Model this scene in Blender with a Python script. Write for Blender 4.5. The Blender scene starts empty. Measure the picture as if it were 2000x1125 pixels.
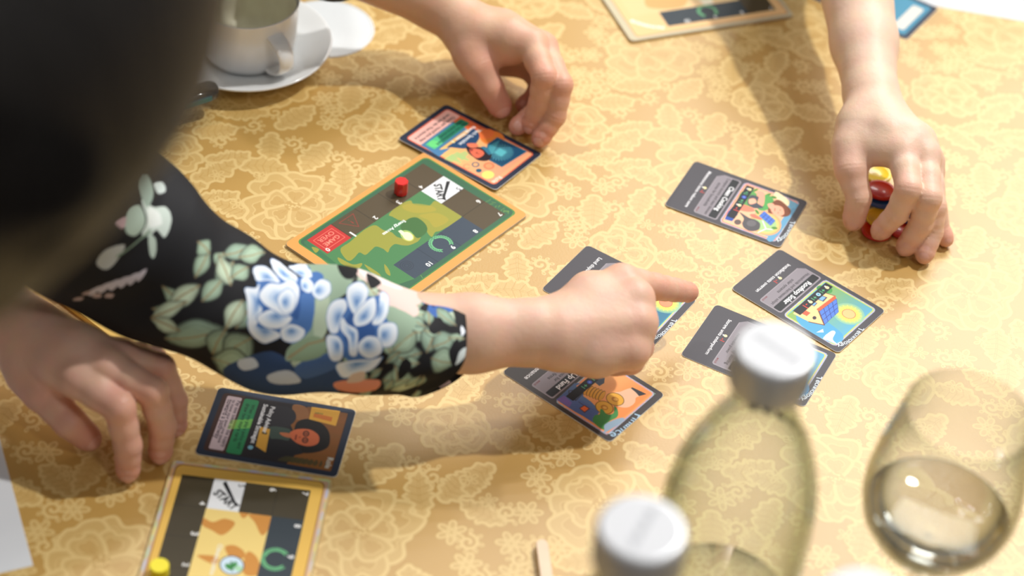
import bpy, bmesh, math, random
import numpy as np
from mathutils import Vector, Matrix
random.seed(7); rng = np.random.default_rng(7)
sc = bpy.context.scene
C = sc.collection
# ------------------------------------------------------------------ camera
# units: metres, z = 0 is the top of the tablecloth; the camera looks down across the table
F, PITCH, ROLL, CAMH = 3943.456, 0.74351355, 0.1063629, 0.916067
fw = np.array([0, math.cos(PITCH), -math.sin(PITCH)])
_r = np.array([1.0, 0, 0]); _u = np.cross(_r, fw)
RT = _r*math.cos(ROLL) + _u*math.sin(ROLL); UP = _u*math.cos(ROLL) - _r*math.sin(ROLL)
CAM = np.array([0, 0, CAMH])
cd = bpy.data.cameras.new('camera'); cam = bpy.data.objects.new('camera', cd); C.objects.link(cam)
cam.matrix_world = Matrix(((RT[0], UP[0], -fw[0], 0), (RT[1], UP[1], -fw[1], 0), (RT[2], UP[2], -fw[2], CAMH), (0, 0, 0, 1)))
cd.sensor_width = 36; cd.lens = 36*F/2000; cd.clip_start = 0.02; cd.clip_end = 60
cd.dof.use_dof = True; cd.dof.focus_distance = 1.335; cd.dof.aperture_fstop = 3.5; cd.dof.aperture_blades = 9
sc.camera = cam
# ------------------------------------------------------------------ light and exposure
sc.view_settings.view_transform = 'Standard'; sc.view_settings.look = 'None'
sc.view_settings.gamma = 1; sc.view_settings.use_curve_mapping = False
sc.view_settings.exposure = -0.38
W = bpy.data.worlds.new('room_light'); sc.world = W; W.use_nodes = True
W.node_tree.nodes['Background'].inputs[0].default_value = (1.0, 0.97, 0.93, 1)
W.node_tree.nodes['Background'].inputs[1].default_value = 0.30
def area(name, loc, target, size, power, col=(1, .95, .88), shape='DISK', sy=None):
    l = bpy.data.lights.new(name, 'AREA'); l.shape = shape; l.size = size; l.energy = power; l.color = col
    if sy: l.size_y = sy
    o = bpy.data.objects.new(name, l); C.objects.link(o); o.location = loc
    d = Vector(target) - Vector(loc); o.rotation_euler = d.to_track_quat('-Z', 'Y').to_euler()
    return o
area('ceiling_spot_key', (1.05, 1.65, 2.05), (0.1, 1.0, 0),   .09, 50, (1, .98, .95))
area('ceiling_spot_left', (-0.70, 1.75, 2.1), (-0.1, 0.9, 0), .14, 12, (1, .98, .95))
area('ceiling_spot_near', (0.95, -0.25, 2.1), (-0.1, 0.9, 0), .35, 10, (1, .98, .95))
area('ceiling_panel', (1.0, 3.2, 1.95), (0.25, 1.05, 0), 1.5, 80, (1, .98, .94), 'RECTANGLE', 1.3)
for i, (x, y) in enumerate(((.2, 2.3), (-.1, 2.5), (.35, 2.1), (.1, 2.8), (-.2, 2.2), (.4, 2.6))):
    area('chandelier_bulb', (x, y, 2.3), (0.1, 1.0, 0), .045, 1.7, (1, .97, .92))
# ------------------------------------------------------------------ helpers
def at(px, py, z=0.0):
    """point of height z (mm) above the table seen at pixel (px,py), metres"""
    d = fw*F + RT*(px-1000) - UP*(py-562.5)
    return CAM + d*((z/1000-CAMH)/d[2])
def tag(o, label=None, cat=None, group=None, kind=None):
    if label: o['label'] = label
    if cat: o['category'] = cat
    if group: o['group'] = group
    if kind: o['kind'] = kind
    return o
def empty(name, loc=(0, 0, 0), rz=0):
    o = bpy.data.objects.new(name, None); C.objects.link(o); o.location = loc; o.rotation_euler = (0, 0, rz)
    o.empty_display_size = .02
    return o
def mobj(name, verts, faces, mats, parent=None, smooth=False, uv=None, fmat=None, col=None):
    me = bpy.data.meshes.new(name)
    me.from_pydata([tuple(map(float, v)) for v in verts] if not isinstance(verts, np.ndarray) else verts.tolist(), [], faces if not isinstance(faces, np.ndarray) else faces.tolist())
    if smooth: me.polygons.foreach_set('use_smooth', [True]*len(me.polygons))
    if not isinstance(mats, (list, tuple)): mats = [mats]
    for m in mats: me.materials.append(m)
    if fmat is not None: me.polygons.foreach_set('material_index', fmat)
    if uv is not None:
        l = me.uv_layers.new(name='UVMap'); vi = np.zeros(len(me.loops), np.int32); me.loops.foreach_get('vertex_index', vi)
        l.data.foreach_set('uv', np.asarray(uv, np.float32)[vi].ravel())
    if col is not None:
        a = me.color_attributes.new('tone', 'FLOAT_COLOR', 'POINT'); c = np.ones((len(me.vertices), 4), np.float32); c[:, :col.shape[1]] = col
        a.data.foreach_set('color', c.ravel())
    me.update()
    o = bpy.data.objects.new(name, me); C.objects.link(o)
    if parent: o.parent = parent
    return o
def srgb(c): return tuple(((x/255)/12.92 if x/255 <= .04045 else ((x/255+.055)/1.055)**2.4) for x in c)
def mat(name, col, rough=.5, **kw):
    m = bpy.data.materials.new(name); m.use_nodes = True; b = m.node_tree.nodes['Principled BSDF']
    b.inputs['Base Color'].default_value = (*srgb(col), 1); b.inputs['Roughness'].default_value = rough
    for k, v in kw.items(): b.inputs[k.replace('_', ' ')].default_value = v
    return m
def noisy(m, scale, amount, bump=0, dist=.0005, detail=4):
    """procedural variation of the base colour and fine relief"""
    nt = m.node_tree; b = nt.nodes['Principled BSDF']; tc = nt.nodes.new('ShaderNodeTexCoord'); n = nt.nodes.new('ShaderNodeTexNoise')
    n.inputs['Scale'].default_value = scale; n.inputs['Detail'].default_value = detail
    nt.links.new(tc.outputs['Object'], n.inputs['Vector'])
    if amount:
        base = tuple(b.inputs['Base Color'].default_value); mx = nt.nodes.new('ShaderNodeMix'); mx.data_type = 'RGBA'
        nt.links.new(n.outputs['Fac'], mx.inputs[0])
        mx.inputs[6].default_value = (*[c*(1-amount) for c in base[:3]], 1); mx.inputs[7].default_value = (*[min(1, c*(1+amount)) for c in base[:3]], 1)
        nt.links.new(mx.outputs[2], b.inputs['Base Color'])
    if bump:
        bp = nt.nodes.new('ShaderNodeBump'); bp.inputs['Strength'].default_value = bump; bp.inputs['Distance'].default_value = dist
        nt.links.new(n.outputs['Fac'], bp.inputs['Height']); nt.links.new(bp.outputs[0], b.inputs['Normal'])
    return m
def revolve(name, prof, n, m, parent=None, close=False, smooth=True):
    vs, fs = [], []
    for r, z in prof:
        for k in range(n): a = 2*math.pi*k/n; vs.append((r*math.cos(a), r*math.sin(a), z))
    for i in range(len(prof)-1 + (1 if close else 0)):
        j = (i+1) % len(prof)
        for k in range(n): fs.append((i*n+k, i*n+(k+1) % n, j*n+(k+1) % n, j*n+k))
    if not close:
        fs.append(tuple(range(n-1, -1, -1))); fs.append(tuple((len(prof)-1)*n+k for k in range(n)))
    return mobj(name, vs, fs, m, parent, smooth)
# ------------------------------------------------------------------ painted prints (made here, pixel by pixel)
_tx = {}
def glyphs(s, bold):
    k = (s, bold)
    if k not in _tx:
        cu = bpy.data.curves.new('t', 'FONT'); cu.body = s; cu.offset = bold; cu.resolution_u = 3; cu.fill_mode = 'FRONT'
        o = bpy.data.objects.new('t', cu); C.objects.link(o); bpy.context.view_layer.update()
        me = o.evaluated_get(bpy.context.evaluated_depsgraph_get()).to_mesh(); me.calc_loop_triangles()
        V = np.array([v.co[:2] for v in me.vertices]).reshape(-1, 2); T = np.array([t.vertices[:] for t in me.loop_triangles], int).reshape(-1, 3)
        V = V.copy(); bpy.data.objects.remove(o); bpy.data.curves.remove(cu); _tx[k] = (V, T)
    return _tx[k]
def smoothpts(P, n=6):
    P = np.array(P, float); out = []
    N = len(P)
    for i in range(N):
        a, b, c, d = P[i-1], P[i], P[(i+1) % N], P[(i+2) % N]
        for t in np.linspace(0, 1, n, endpoint=False):
            out.append(.5*((2*b)+(-a+c)*t+(2*a-5*b+4*c-d)*t*t+(-a+3*b-3*c+d)*t**3))
    return np.array(out)
class Cv:
    def __init__(s, x0, y0, x1, y1, ppm, col, H=None):
        s.x0, s.y0, s.ppm = x0, y0, ppm; s.w = int(round((x1-x0)*ppm)); s.h = int(round((y1-y0)*ppm))
        s.a = np.empty((s.h, s.w, 3), np.float32); s.a[:] = np.array(col, float)/255; s.H = H; s.wrap = False
    def P(s, pts, raw=False):
        pts = np.array(pts, float).reshape(-1, 2)
        if s.H is not None and not raw:
            q = np.c_[pts, np.ones(len(pts))] @ s.H.T; pts = q[:, :2]/q[:, 2:]
        return (pts-[s.x0, s.y0])*s.ppm
    def _put(s, x0, y0, m, col, al):
        if s.wrap:
            ys = (np.arange(m.shape[0])+y0) % s.h; xs = (np.arange(m.shape[1])+x0) % s.w
            sub = s.a[np.ix_(ys, xs)]; s.a[np.ix_(ys, xs)] = sub+(col-sub)*(m*al)[..., None]; return
        X0, Y0 = max(x0, 0), max(y0, 0); X1, Y1 = min(x0+m.shape[1], s.w), min(y0+m.shape[0], s.h)
        if X0 >= X1 or Y0 >= Y1: return
        mm = m[Y0-y0:Y1-y0, X0-x0:X1-x0]; sub = s.a[Y0:Y1, X0:X1]; sub += (col-sub)*(mm*al)[..., None]
    def fill(s, q, col, al=1.0):
        col = np.array(col, float)/255
        x0, y0 = np.floor(q.min(0)).astype(int); x1, y1 = np.ceil(q.max(0)).astype(int)+1
        if x1-x0 < 1 or y1-y0 < 1 or x1-x0 > 5000 or y1-y0 > 5000: return
        X = np.arange(x0, x1)+.5; Y = np.arange(y0, y1)+.5
        m = np.zeros((len(Y), len(X)), bool)
        for (ax, ay), (bx, by) in zip(q, np.roll(q, -1, 0)):
            if ay == by: continue
            r = (ay > Y) != (by > Y)
            if not r.any(): continue
            xi = ax+(Y[r]-ay)*(bx-ax)/(by-ay); m[r] ^= X[None, :] < xi[:, None]
        s._put(x0, y0, m.astype(np.float32), col, al)
    def poly(s, pts, col, al=1.0, sm=False, raw=False):
        if sm: pts = smoothpts(pts)
        s.fill(s.P(pts, raw), col, al)
    def line(s, pts, w, col, al=1.0, closed=False, sm=False, raw=False):
        """w in mm"""
        if sm:
            q0 = smoothpts(pts); q0 = q0 if closed else q0[:-6*2 if False else None]
            if not closed: q0 = smoothpts(pts)[:6*(len(pts)-1)+1]
            pts = q0
        q = s.P(pts, raw); w = w*s.ppm/2; q2 = np.vstack([q, q[:1]]) if closed else q
        x0, y0 = np.floor(q.min(0)-w-1).astype(int); x1, y1 = np.ceil(q.max(0)+w+1).astype(int)
        if x1-x0 > 4000 or y1-y0 > 4000: return
        d = np.full((y1-y0, x1-x0), 1e9, np.float32)
        for a, b in zip(q2[:-1], q2[1:]):
            ux0, uy0 = np.floor(np.minimum(a, b)-w-1).astype(int)-[x0, y0]; ux1, uy1 = np.ceil(np.maximum(a, b)+w+1).astype(int)-[x0, y0]
            ux0, uy0 = max(ux0, 0), max(uy0, 0)
            X = np.arange(ux0, min(ux1, d.shape[1]))+x0+.5; Y = (np.arange(uy0, min(uy1, d.shape[0]))+y0+.5)[:, None]
            e = b-a; L = max(e@e, 1e-9); t = np.clip(((X-a[0])*e[0]+(Y-a[1])*e[1])/L, 0, 1)
            dd = np.hypot(X-a[0]-t*e[0], Y-a[1]-t*e[1]); v = d[uy0:uy0+dd.shape[0], ux0:ux0+dd.shape[1]]; np.minimum(v, dd, out=v)
        s._put(x0, y0, np.clip(w-d+.5, 0, 1), np.array(col, float)/255, al)
    def ell(s, c, rx, ry=None, col=(0, 0, 0), al=1.0, ang=0, raw=False, n=28):
        ry = ry or rx; t = np.linspace(0, 2*math.pi, n, endpoint=False); x = rx*np.cos(t); y = ry*np.sin(t)
        pts = np.c_[c[0]+x*math.cos(ang)-y*math.sin(ang), c[1]+x*math.sin(ang)+y*math.cos(ang)]
        s.poly(pts, col, al, raw=raw)
    def rr(s, x0, y0, x1, y1, r, col, al=1.0):
        pts = []
        for cx, cy, a0 in ((x1-r, y1-r, 0), (x0+r, y1-r, 90), (x0+r, y0+r, 180), (x1-r, y0+r, 270)):
            for k in range(7): a = math.radians(a0+15*k); pts.append((cx+r*math.cos(a), cy+r*math.sin(a)))
        s.poly(pts, col, al, raw=True)
    def text(s, t, A, B, col, bold=.0, al=1.0, raw=False, hs=1.0, bow=0):
        """baseline from A to B, stretched to fit"""
        V, T = glyphs(t, bold)
        if not len(V): return
        a, b = s.P([A, B], raw); L = np.hypot(*(b-a)); e = (b-a)/L; n = np.array([-e[1], e[0]])
        w = V[:, 0].max()-V[:, 0].min(); k = L/w; x = (V[:, 0]-V[:, 0].min())*k; y = V[:, 1]*k*hs
        if bow:
            u = x/L*2-1; th = bow*u; R = L/2/math.sin(abs(bow))*(1 if bow > 0 else -1)
            q = a+e*(L/2)+np.outer((R+y)*np.sin(th), e)+np.outer((R+y)*np.cos(th)-R*math.cos(bow), n)
        else: q = a+np.outer(x, e)+np.outer(y, n)
        for tri in T: s.fill(q[tri], col, al)
    def image(s, name):
        im = bpy.data.images.new(name, s.w, s.h); px = np.ones((s.h, s.w, 4), np.float32); px[..., :3] = np.clip(s.a, 0, 1)
        im.pixels.foreach_set(px.ravel()); im.update(); im.pack(); return im
def homog(src, dst):
    A = []
    for (x, y), (X, Y) in zip(src, dst): A += [[x, y, 1, 0, 0, 0, -X*x, -X*y, -X], [0, 0, 0, x, y, 1, -Y*x, -Y*y, -Y]]
    return np.linalg.svd(np.array(A))[2][-1].reshape(3, 3)
def printmat(name, img, rough=.35, spec=.5, coat=.0, interp='Cubic', bump=True):
    m = bpy.data.materials.new(name); m.use_nodes = True; nt = m.node_tree; b = nt.nodes['Principled BSDF']
    t = nt.nodes.new('ShaderNodeTexImage'); t.image = img; t.interpolation = interp
    nt.links.new(t.outputs[0], b.inputs['Base Color']); b.inputs['Roughness'].default_value = rough
    b.inputs['Specular IOR Level'].default_value = spec; b.inputs['Coat Weight'].default_value = coat; b.inputs['Coat Roughness'].default_value = .3
    return m
# ------------------------------------------------------------------ tablecloth
def damask():
    S = 210.0; cv = Cv(0, 0, S, S, 6.0, (0, 0, 0)); cv.wrap = True
    G = lambda v: (v*255,)*3
    def petal(cx, cy, ang, L, Wd, r0=2, lobes=True, k=1.0):
        # rounded petal with a curled rim
        pts = [(r0, -Wd*.16), (L*.45, -Wd*.48), (L*.82, -Wd*.56), (L*1.0, -Wd*.28), (L*.93, 0), (L*1.02, Wd*.26), (L*.85, Wd*.55), (L*.45, Wd*.5), (r0, Wd*.16)]
        j = rng.normal(0, L*.03, (len(pts), 2)); ca, sa = math.cos(ang), math.sin(ang)
        P = np.array(pts)+j; Q = np.c_[cx+P[:, 0]*ca-P[:, 1]*sa, cy+P[:, 0]*sa+P[:, 1]*ca]; cen = np.array([cx+ca*L*.6, cy+sa*L*.6])
        cv.poly(Q, G(.45*k), sm=True, raw=True); cv.line(Q, 2.4, G(1.0*k), closed=True, sm=True, raw=True)
        R = cen+(Q-cen)*.52; cv.poly(R, G(.22*k), sm=True, raw=True)
        if lobes: cv.line(R[1:8], .9, G(.8*k), sm=True, raw=True)
        cv.line([(cx+ca*r0, cy+sa*r0), (cx+ca*L*.5, cy+sa*L*.5)], .7, G(.0), .7, raw=True)
    def flower(cx, cy, R, rot, sq=.85):
        for k in range(7): petal(cx, cy, rot+k*2*math.pi/7+rng.normal(0, .12), R*rng.uniform(.85, 1.08), R*.74)
        for k in range(5): petal(cx, cy, rot+.5+k*2*math.pi/5+rng.normal(0, .1), R*.60*rng.uniform(.9, 1.1), R*.50, k=.95)
        cv.ell((cx, cy), R*.17, R*.15, G(.15), raw=True)
        for k in range(20):
            a = rng.uniform(0, 6.28); d = R*.15*math.sqrt(rng.uniform(0, 1)); cv.ell((cx+d*math.cos(a), cy+d*math.sin(a)), .8, .8, G(1), raw=True, n=8)
    def leaf(cx, cy, ang, L, Wd, n=6, bend=.3):
        t = np.linspace(0, 1, 14); a = ang+bend*(t-.5)*2
        spine = np.cumsum(np.c_[np.cos(a), np.sin(a)]*L/14, 0)+[cx, cy]; nrm = np.c_[-np.sin(a), np.cos(a)]
        w = Wd*np.sin(np.pi*np.clip(t*.93+.05, 0, 1))**.8*(1+.22*np.sin(t*n*2*np.pi))
        Q = np.vstack([spine+nrm*w[:, None], (spine-nrm*w[:, None])[::-1]])
        cv.poly(Q, G(.5), sm=True, raw=True); cv.line(Q, 2.2, G(1), closed=True, sm=True, raw=True)
        cv.line(spine[1:-1], 1.5, G(.05), raw=True); cv.line(spine[1:-1], .5, G(.9), raw=True)
        for k in range(2, 12, 2):
            for sg in (1, -1): cv.line([spine[k], spine[min(k+1, 13)]+nrm[k]*w[k]*.75*sg], .8, G(.1), .8, raw=True)
    def scroll(cx, cy, r, a0, turns=1.4, sg=1, dots=True):
        t = np.linspace(0, 1, 22); a = a0+sg*t*turns*6.28; rr = r*(1-t*.8); P = np.c_[cx+rr*np.cos(a), cy+rr*np.sin(a)]
        cv.line(P, 2.2, G(.95), raw=True)
        if dots:
            for k in range(0, 14, 2):
                x, y = P[k]+(P[k]-[cx, cy])/rr[k]*2.6; cv.ell((x, y), 2.0, 1.5, G(.9), raw=True, ang=a[k], n=12); cv.ell((x, y), .9, .7, G(.2), raw=True, n=8)
    def daisy(cx, cy, R, n=6, rot=0):
        for k in range(n):
            a = rot+k*6.283/n; c = (cx+R*.62*math.cos(a), cy+R*.62*math.sin(a))
            cv.ell(c, R*.42, R*.28, G(1), ang=a, raw=True, n=18); cv.ell(c, R*.27, R*.15, G(.35), ang=a, raw=True, n=14)
        cv.ell((cx, cy), R*.22, R*.22, G(1), raw=True, n=14); cv.ell((cx, cy), R*.1, R*.1, G(.2), raw=True, n=10)
    # ground sprays first, large blossoms above them, a jittered lattice fills the ground evenly
    big = [(56, 62, 35, .3), (160, 166, 36, 1.1), (160, 52, 26, 2.0), (52, 164, 24, .9)]
    def free(x, y, m):
        return all(math.hypot((x-a+S/2) % S-S/2, (y-b+S/2) % S-S/2) > r+m for a, b, r, _ in big)
    spots = []
    for _ in range(6000):
        x, y = rng.uniform(0, S, 2)
        if free(x, y, 7) and all(math.hypot((x-a+S/2) % S-S/2, (y-b+S/2) % S-S/2) > 23 for a, b in spots): spots.append((x, y))
    for i, (x, y) in enumerate(spots):
        a = rng.uniform(0, 6.28)
        if i % 3: leaf(x-17*math.cos(a), y-17*math.sin(a), a-.2, rng.uniform(32, 40), rng.uniform(7, 9.5), 5, rng.uniform(-.8, .8)); 
        if i % 3 == 1: scroll(x+11*math.cos(a+1.6), y+11*math.sin(a+1.6), 6.5, a, 1.2, 1)
        if i % 3 == 2: daisy(x+12*math.cos(a-1.6), y+12*math.sin(a-1.6), 6, 5, a)
        if i % 3 == 0: daisy(x, y, 9.5, 6, a); scroll(x+12*math.cos(a), y+12*math.sin(a), 6.5, a+2, 1.3, -1)
    for a, b, r, t in big: flower(a, b, r, t)
    return cv, S
dcv, DS = damask()
def cloth_mat():
    m = bpy.data.materials.new('gold_damask'); m.use_nodes = True; nt = m.node_tree; b = nt.nodes['Principled BSDF']; N = nt.nodes.new; L = nt.links.new
    tc = N('ShaderNodeTexCoord'); mp = N('ShaderNodeMapping'); mp.inputs['Scale'].default_value = (1000/DS,)*3; mp.inputs['Rotation'].default_value = (0, 0, .5); mp.inputs['Location'].default_value = (.05, .42, 0)
    L(tc.outputs['UV'], mp.inputs[0]); t = N('ShaderNodeTexImage'); t.image = dcv.image('damask_weave'); t.image.colorspace_settings.name = 'Non-Color'; t.interpolation = 'Cubic'; L(mp.outputs[0], t.inputs[0])
    n1 = N('ShaderNodeTexNoise'); n1.inputs['Scale'].default_value = 9; L(tc.outputs['UV'], n1.inputs[0])
    wv = N('ShaderNodeTexWave'); wv.inputs['Scale'].default_value = 420; wv.inputs['Distortion'].default_value = 1.2; wv.inputs['Detail'].default_value = 1; L(tc.outputs['UV'], wv.inputs[0])
    mx = N('ShaderNodeMix'); mx.data_type = 'RGBA'; L(t.outputs[0], mx.inputs[0])
    mx.inputs[6].default_value = (*srgb((190, 149, 74)), 1); mx.inputs[7].default_value = (*srgb((219, 188, 120)), 1)
    ml = N('ShaderNodeMix'); ml.data_type = 'RGBA'; ml.blend_type = 'MULTIPLY'; ml.inputs[0].default_value = .22; L(mx.outputs[2], ml.inputs[6]); L(n1.outputs[1], ml.inputs[7])
    mw = N('ShaderNodeMix'); mw.data_type = 'RGBA'; mw.blend_type = 'MULTIPLY'; mw.inputs[0].default_value = .07; L(mx.outputs[2], mw.inputs[6]); L(wv.outputs[0], mw.inputs[7])
    L(mw.outputs[2], b.inputs['Base Color'])
    rg = N('ShaderNodeMapRange'); L(t.outputs[0], rg.inputs[0]); rg.inputs[3].default_value = .40; rg.inputs[4].default_value = .47; L(rg.outputs[0], b.inputs['Roughness'])
    b.inputs['Specular IOR Level'].default_value = .9
    b1 = N('ShaderNodeBump'); b1.inputs['Strength'].default_value = .10; b1.inputs['Distance'].default_value = .0004; L(t.outputs[0], b1.inputs['Height'])
    n3 = N('ShaderNodeTexNoise'); n3.inputs['Scale'].default_value = 700; L(tc.outputs['UV'], n3.inputs[0])
    b2 = N('ShaderNodeBump'); b2.inputs['Strength'].default_value = .2; b2.inputs['Distance'].default_value = .0003; L(n3.outputs[0], b2.inputs['Height']); L(b1.outputs[0], b2.inputs['Normal'])
    n4 = N('ShaderNodeTexNoise'); n4.inputs['Scale'].default_value = 5; n4.inputs['Detail'].default_value = 2; L(tc.outputs['UV'], n4.inputs[0])
    b3 = N('ShaderNodeBump'); b3.inputs['Strength'].default_value = .5; b3.inputs['Distance'].default_value = .006; L(n4.outputs[0], b3.inputs['Height']); L(b2.outputs[0], b3.inputs['Normal'])
    L(b3.outputs[0], b.inputs['Normal'])
    return m
M_cloth = cloth_mat()
TC = (0.0, 1.0); TR_ = 0.66
vs, fs, uvs = [], [], []
NA = 144; prof = [(0.0001, 0), (.3, 0), (.5, 0), (TR_-.02, 0), (TR_-.006, -.002), (TR_, -.008), (TR_+.004, -.02)]+[(TR_+.006+.05*t, -.02-.66*t) for t in np.linspace(.08, 1, 10)]
for i, (r, z) in enumerate(prof):
    for k in range(NA):
        a = 2*math.pi*k/NA; fl = max(0, (-z-.02)/.6); rr = r+fl*.045*math.sin(a*18)+fl*.02*math.sin(a*7+1)
        vs.append((TC[0]+rr*math.cos(a), TC[1]+rr*math.sin(a), z)); q = r-z*1.0; uvs.append((q*math.cos(a), q*math.sin(a)))
for i in range(len(prof)-1):
    for k in range(NA): fs.append((i*NA+k, i*NA+(k+1) % NA, (i+1)*NA+(k+1) % NA, (i+1)*NA+k))
fs.append(tuple(range(NA)))
fs = [tuple(reversed(f)) for f in fs[:-1]]+[fs[-1]]
tag(mobj('tablecloth', vs, fs, M_cloth, None, True, uv=uvs), 'shiny gold damask tablecloth with woven flowers covering the whole table', 'tablecloth')
# floor of the room
fl = noisy(mat('carpet', (96, 78, 66), .95), 60, .25, .4, .004)
def box(name, lo, hi, m):
    x, y, z = zip(lo, hi); v = [(x[i], y[j], z[k]) for i in (0, 1) for j in (0, 1) for k in (0, 1)]
    return mobj(name, v, [(0, 1, 3, 2), (4, 6, 7, 5), (0, 4, 5, 1), (2, 3, 7, 6), (0, 2, 6, 4), (1, 5, 7, 3)], m)
f_ = box('floor', (-3, -2, -.80), (3, 4, -.75), fl)
w_ = box('wall_back', (-3, 4, -.80), (3, 4.1, 2.6), noisy(mat('cream_wall', (214, 200, 176), .9), 20, .04, .2, .002)); w_['kind'] = 'structure'
f_['kind'] = 'structure'
# ------------------------------------------------------------------ playing cards
WH, BK = (240, 240, 242), (28, 32, 38)
def bulb(cv, x, y, s=1.0, col=(250, 232, 170), base=(235, 235, 235)):
    """little light bulb pictogram in card mm"""
    cv.ell((x, y+.35*s), 1.15*s, 1.15*s, col, raw=True, n=18); cv.poly([(x-.6*s, y-.4*s), (x+.6*s, y-.4*s), (x+.45*s, y-1.5*s), (x-.45*s, y-1.5*s)], base, raw=True)
def rounded(w, h, r, n=5):
    P = []
    for cx, cy, a0 in ((w/2-r, h/2-r, 0), (-w/2+r, h/2-r, 90), (-w/2+r, -h/2+r, 180), (w/2-r, -h/2+r, 270)):
        for k in range(n+1): a = math.radians(a0+90*k/n); P.append((cx+r*math.cos(a), cy+r*math.sin(a)))
    return P
M_edge = noisy(mat('white_card_core', (225, 222, 212), .7), 300, .05)
M_edge2 = noisy(mat('grey_board_core', (190, 176, 150), .8), 300, .1)
def flat(name, cv, pose, z, th, r, label, cat, group, rough=.5, edge=None, tilt=0, curl=0, coat=.0):
    """card or board: printed face on a thin body with rounded corners. pose = centre x,y (m), angle of the top direction"""
    w, h = cv.w/cv.ppm/1000, cv.h/cv.ppm/1000; P = rounded(w, h, r/1000); n = len(P)
    root = empty(name, (pose[0], pose[1], z)); ang = math.radians(pose[2])-math.pi/2
    root.rotation_euler = (tilt, 0, ang) if False else (0, 0, ang)
    if tilt: root.rotation_euler = (Matrix.Rotation(ang, 3, 'Z') @ Matrix.Rotation(tilt, 3, 'Y')).to_euler()
    b = .00018; th = th/1000
    f = lambda x, y: curl*(x*x)/(w*w/4)
    vs = [(x, y, 0+f(x, y)) for x, y in P]+[(x, y, th-b+f(x, y)) for x, y in P]+[(x*(1-2*b/w), y*(1-2*b/h), th+f(x, y)) for x, y in P]
    fs = [tuple(range(n-1, -1, -1))]+[(i, (i+1) % n, n+(i+1) % n, n+i) for i in range(n)]+[(n+i, n+(i+1) % n, 2*n+(i+1) % n, 2*n+i) for i in range(n)]
    mobj('card_body' if th < .001 else 'board_body', vs, fs, edge or M_edge, root)
    G = 10; uv = [(x/w+.5, y/h+.5) for x, y in P]; top = [(x*(1-2*b/w), y*(1-2*b/h), th+f(x, y)) for x, y in P]
    mobj('printed_face', top, [tuple(range(n))], printmat(name+'_print', cv.image(name+'_print'), rough, .28, coat=coat), root, uv=uv)
    return tag(root, label, cat, group)
PPM = 7.0
def tech(corners, grey=(74, 72, 78)):
    """grey card canvas; corners = (BL, BR, TR, TL) as measured on the photograph's enlargement"""
    cv = Cv(0, 0, 58, 88, PPM, grey, homog(corners, ((0, 0), (58, 0), (58, 88), (0, 88))))
    # lighter grey description box and black title bar, common to the deck
    cv.rr(4, 20.5, 54, 38.5, 2, (160, 152, 158)); cv.poly([(4, 20.5), (4, 25), (8, 20.5)], grey, raw=True); cv.rr(4.6, 21, 53.4, 37.9, 1.8, (140, 133, 140))
    cv.poly([(4.6, 21), (4.6, 24), (7.5, 21)], grey, raw=True)
    cv.rr(5.2, 31.6, 52.8, 37.3, 1, (30, 33, 38))
    return cv
def frame(cv, edge, bg):
    for k, c in enumerate(((150, 160, 205), (205, 190, 160), (160, 190, 215), (190, 160, 200))):
        cv.rr(3.4+k*.16, 40.6+k*.16, 54.6-k*.16, 83.4-k*.16, 3.2, c)
    for k in range(46):      # pastel foil flecks along the border
        t = rng.uniform(0, 1); s = rng.integers(4); x, y = ((4+t*50, 41.1), (4+t*50, 83), (3.9, 41+t*42), (54.1, 41+t*42))[s]
        cv.ell((x, y), .9, .35, [(235, 205, 150), (170, 185, 240), (220, 170, 190), (170, 220, 200)][rng.integers(4)], .7, ang=0 if s < 2 else 1.57, raw=True, n=8)
    cv.rr(4.3, 41.5, 53.7, 82.5, 2.6, edge); cv.rr(5.1, 42.3, 52.9, 81.7, 2, bg)
def stats(cv, items):
    cv.poly([(6, 43), (46, 43), (46, 49), (6, 49)], BK, raw=True)
    x = 9.5
    for it in items:
        if it == 'b': bulb(cv, x, 46.2, 1.25); x += 4.6
        elif it == 'd': cv.ell((x, 46.2), 1.7, 1.7, (60, 90, 190), raw=True); cv.ell((x, 46.2), .7, .7, (120, 150, 230), raw=True); x += 4.6
        elif it == 'w': cv.ell((x, 46.2), 1.7, 1.7, (170, 210, 230), raw=True); cv.ell((x, 46.2), .8, .8, (70, 140, 180), raw=True); x += 4.6
        else:
            cv.text(it, (x-1.4, 44.7), (x+2.4, 44.7), (90, 190, 130) if it[0] == '+' else (215, 60, 50), .02, raw=True); x += 5.6
def malus(cv, text, A=None, B=None):
    cv.text(text, A or (6, 13.2), B or (52, 13.2), WH, .018, raw=True); bulb(cv, 25, 8.6+8.9, 1.1); cv.text('-1', (28.2, 16.4), (31, 16.4), (200, 60, 55), .03, raw=True)
def title(cv, t, l1, l2=None, w=None):
    k = min(42, 2.35*len(t)); cv.text(t, (29-k/2, 33.2), (29+k/2, 33.2), WH, .03, raw=True)
    k = min(46, 1.42*len(l1)); cv.text(l1, (29-k/2, 28.2), (29+k/2, 28.2), (50, 46, 52), .012, raw=True)
    if l2: k = min(44, 1.42*len(l2)); cv.text(l2, (29-k/2, 24.2), (29+k/2, 24.2), (50, 46, 52), .012, raw=True)
    cv.text('MALUS', (47, 21.6), (52.4, 21.6), (120, 45, 50), .01, raw=True)
def corner_word(cv, t, col=(225, 238, 245)): cv.text(t, (27, 84.2), (52, 82.6), col, .012, raw=True, bow=.42)
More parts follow.
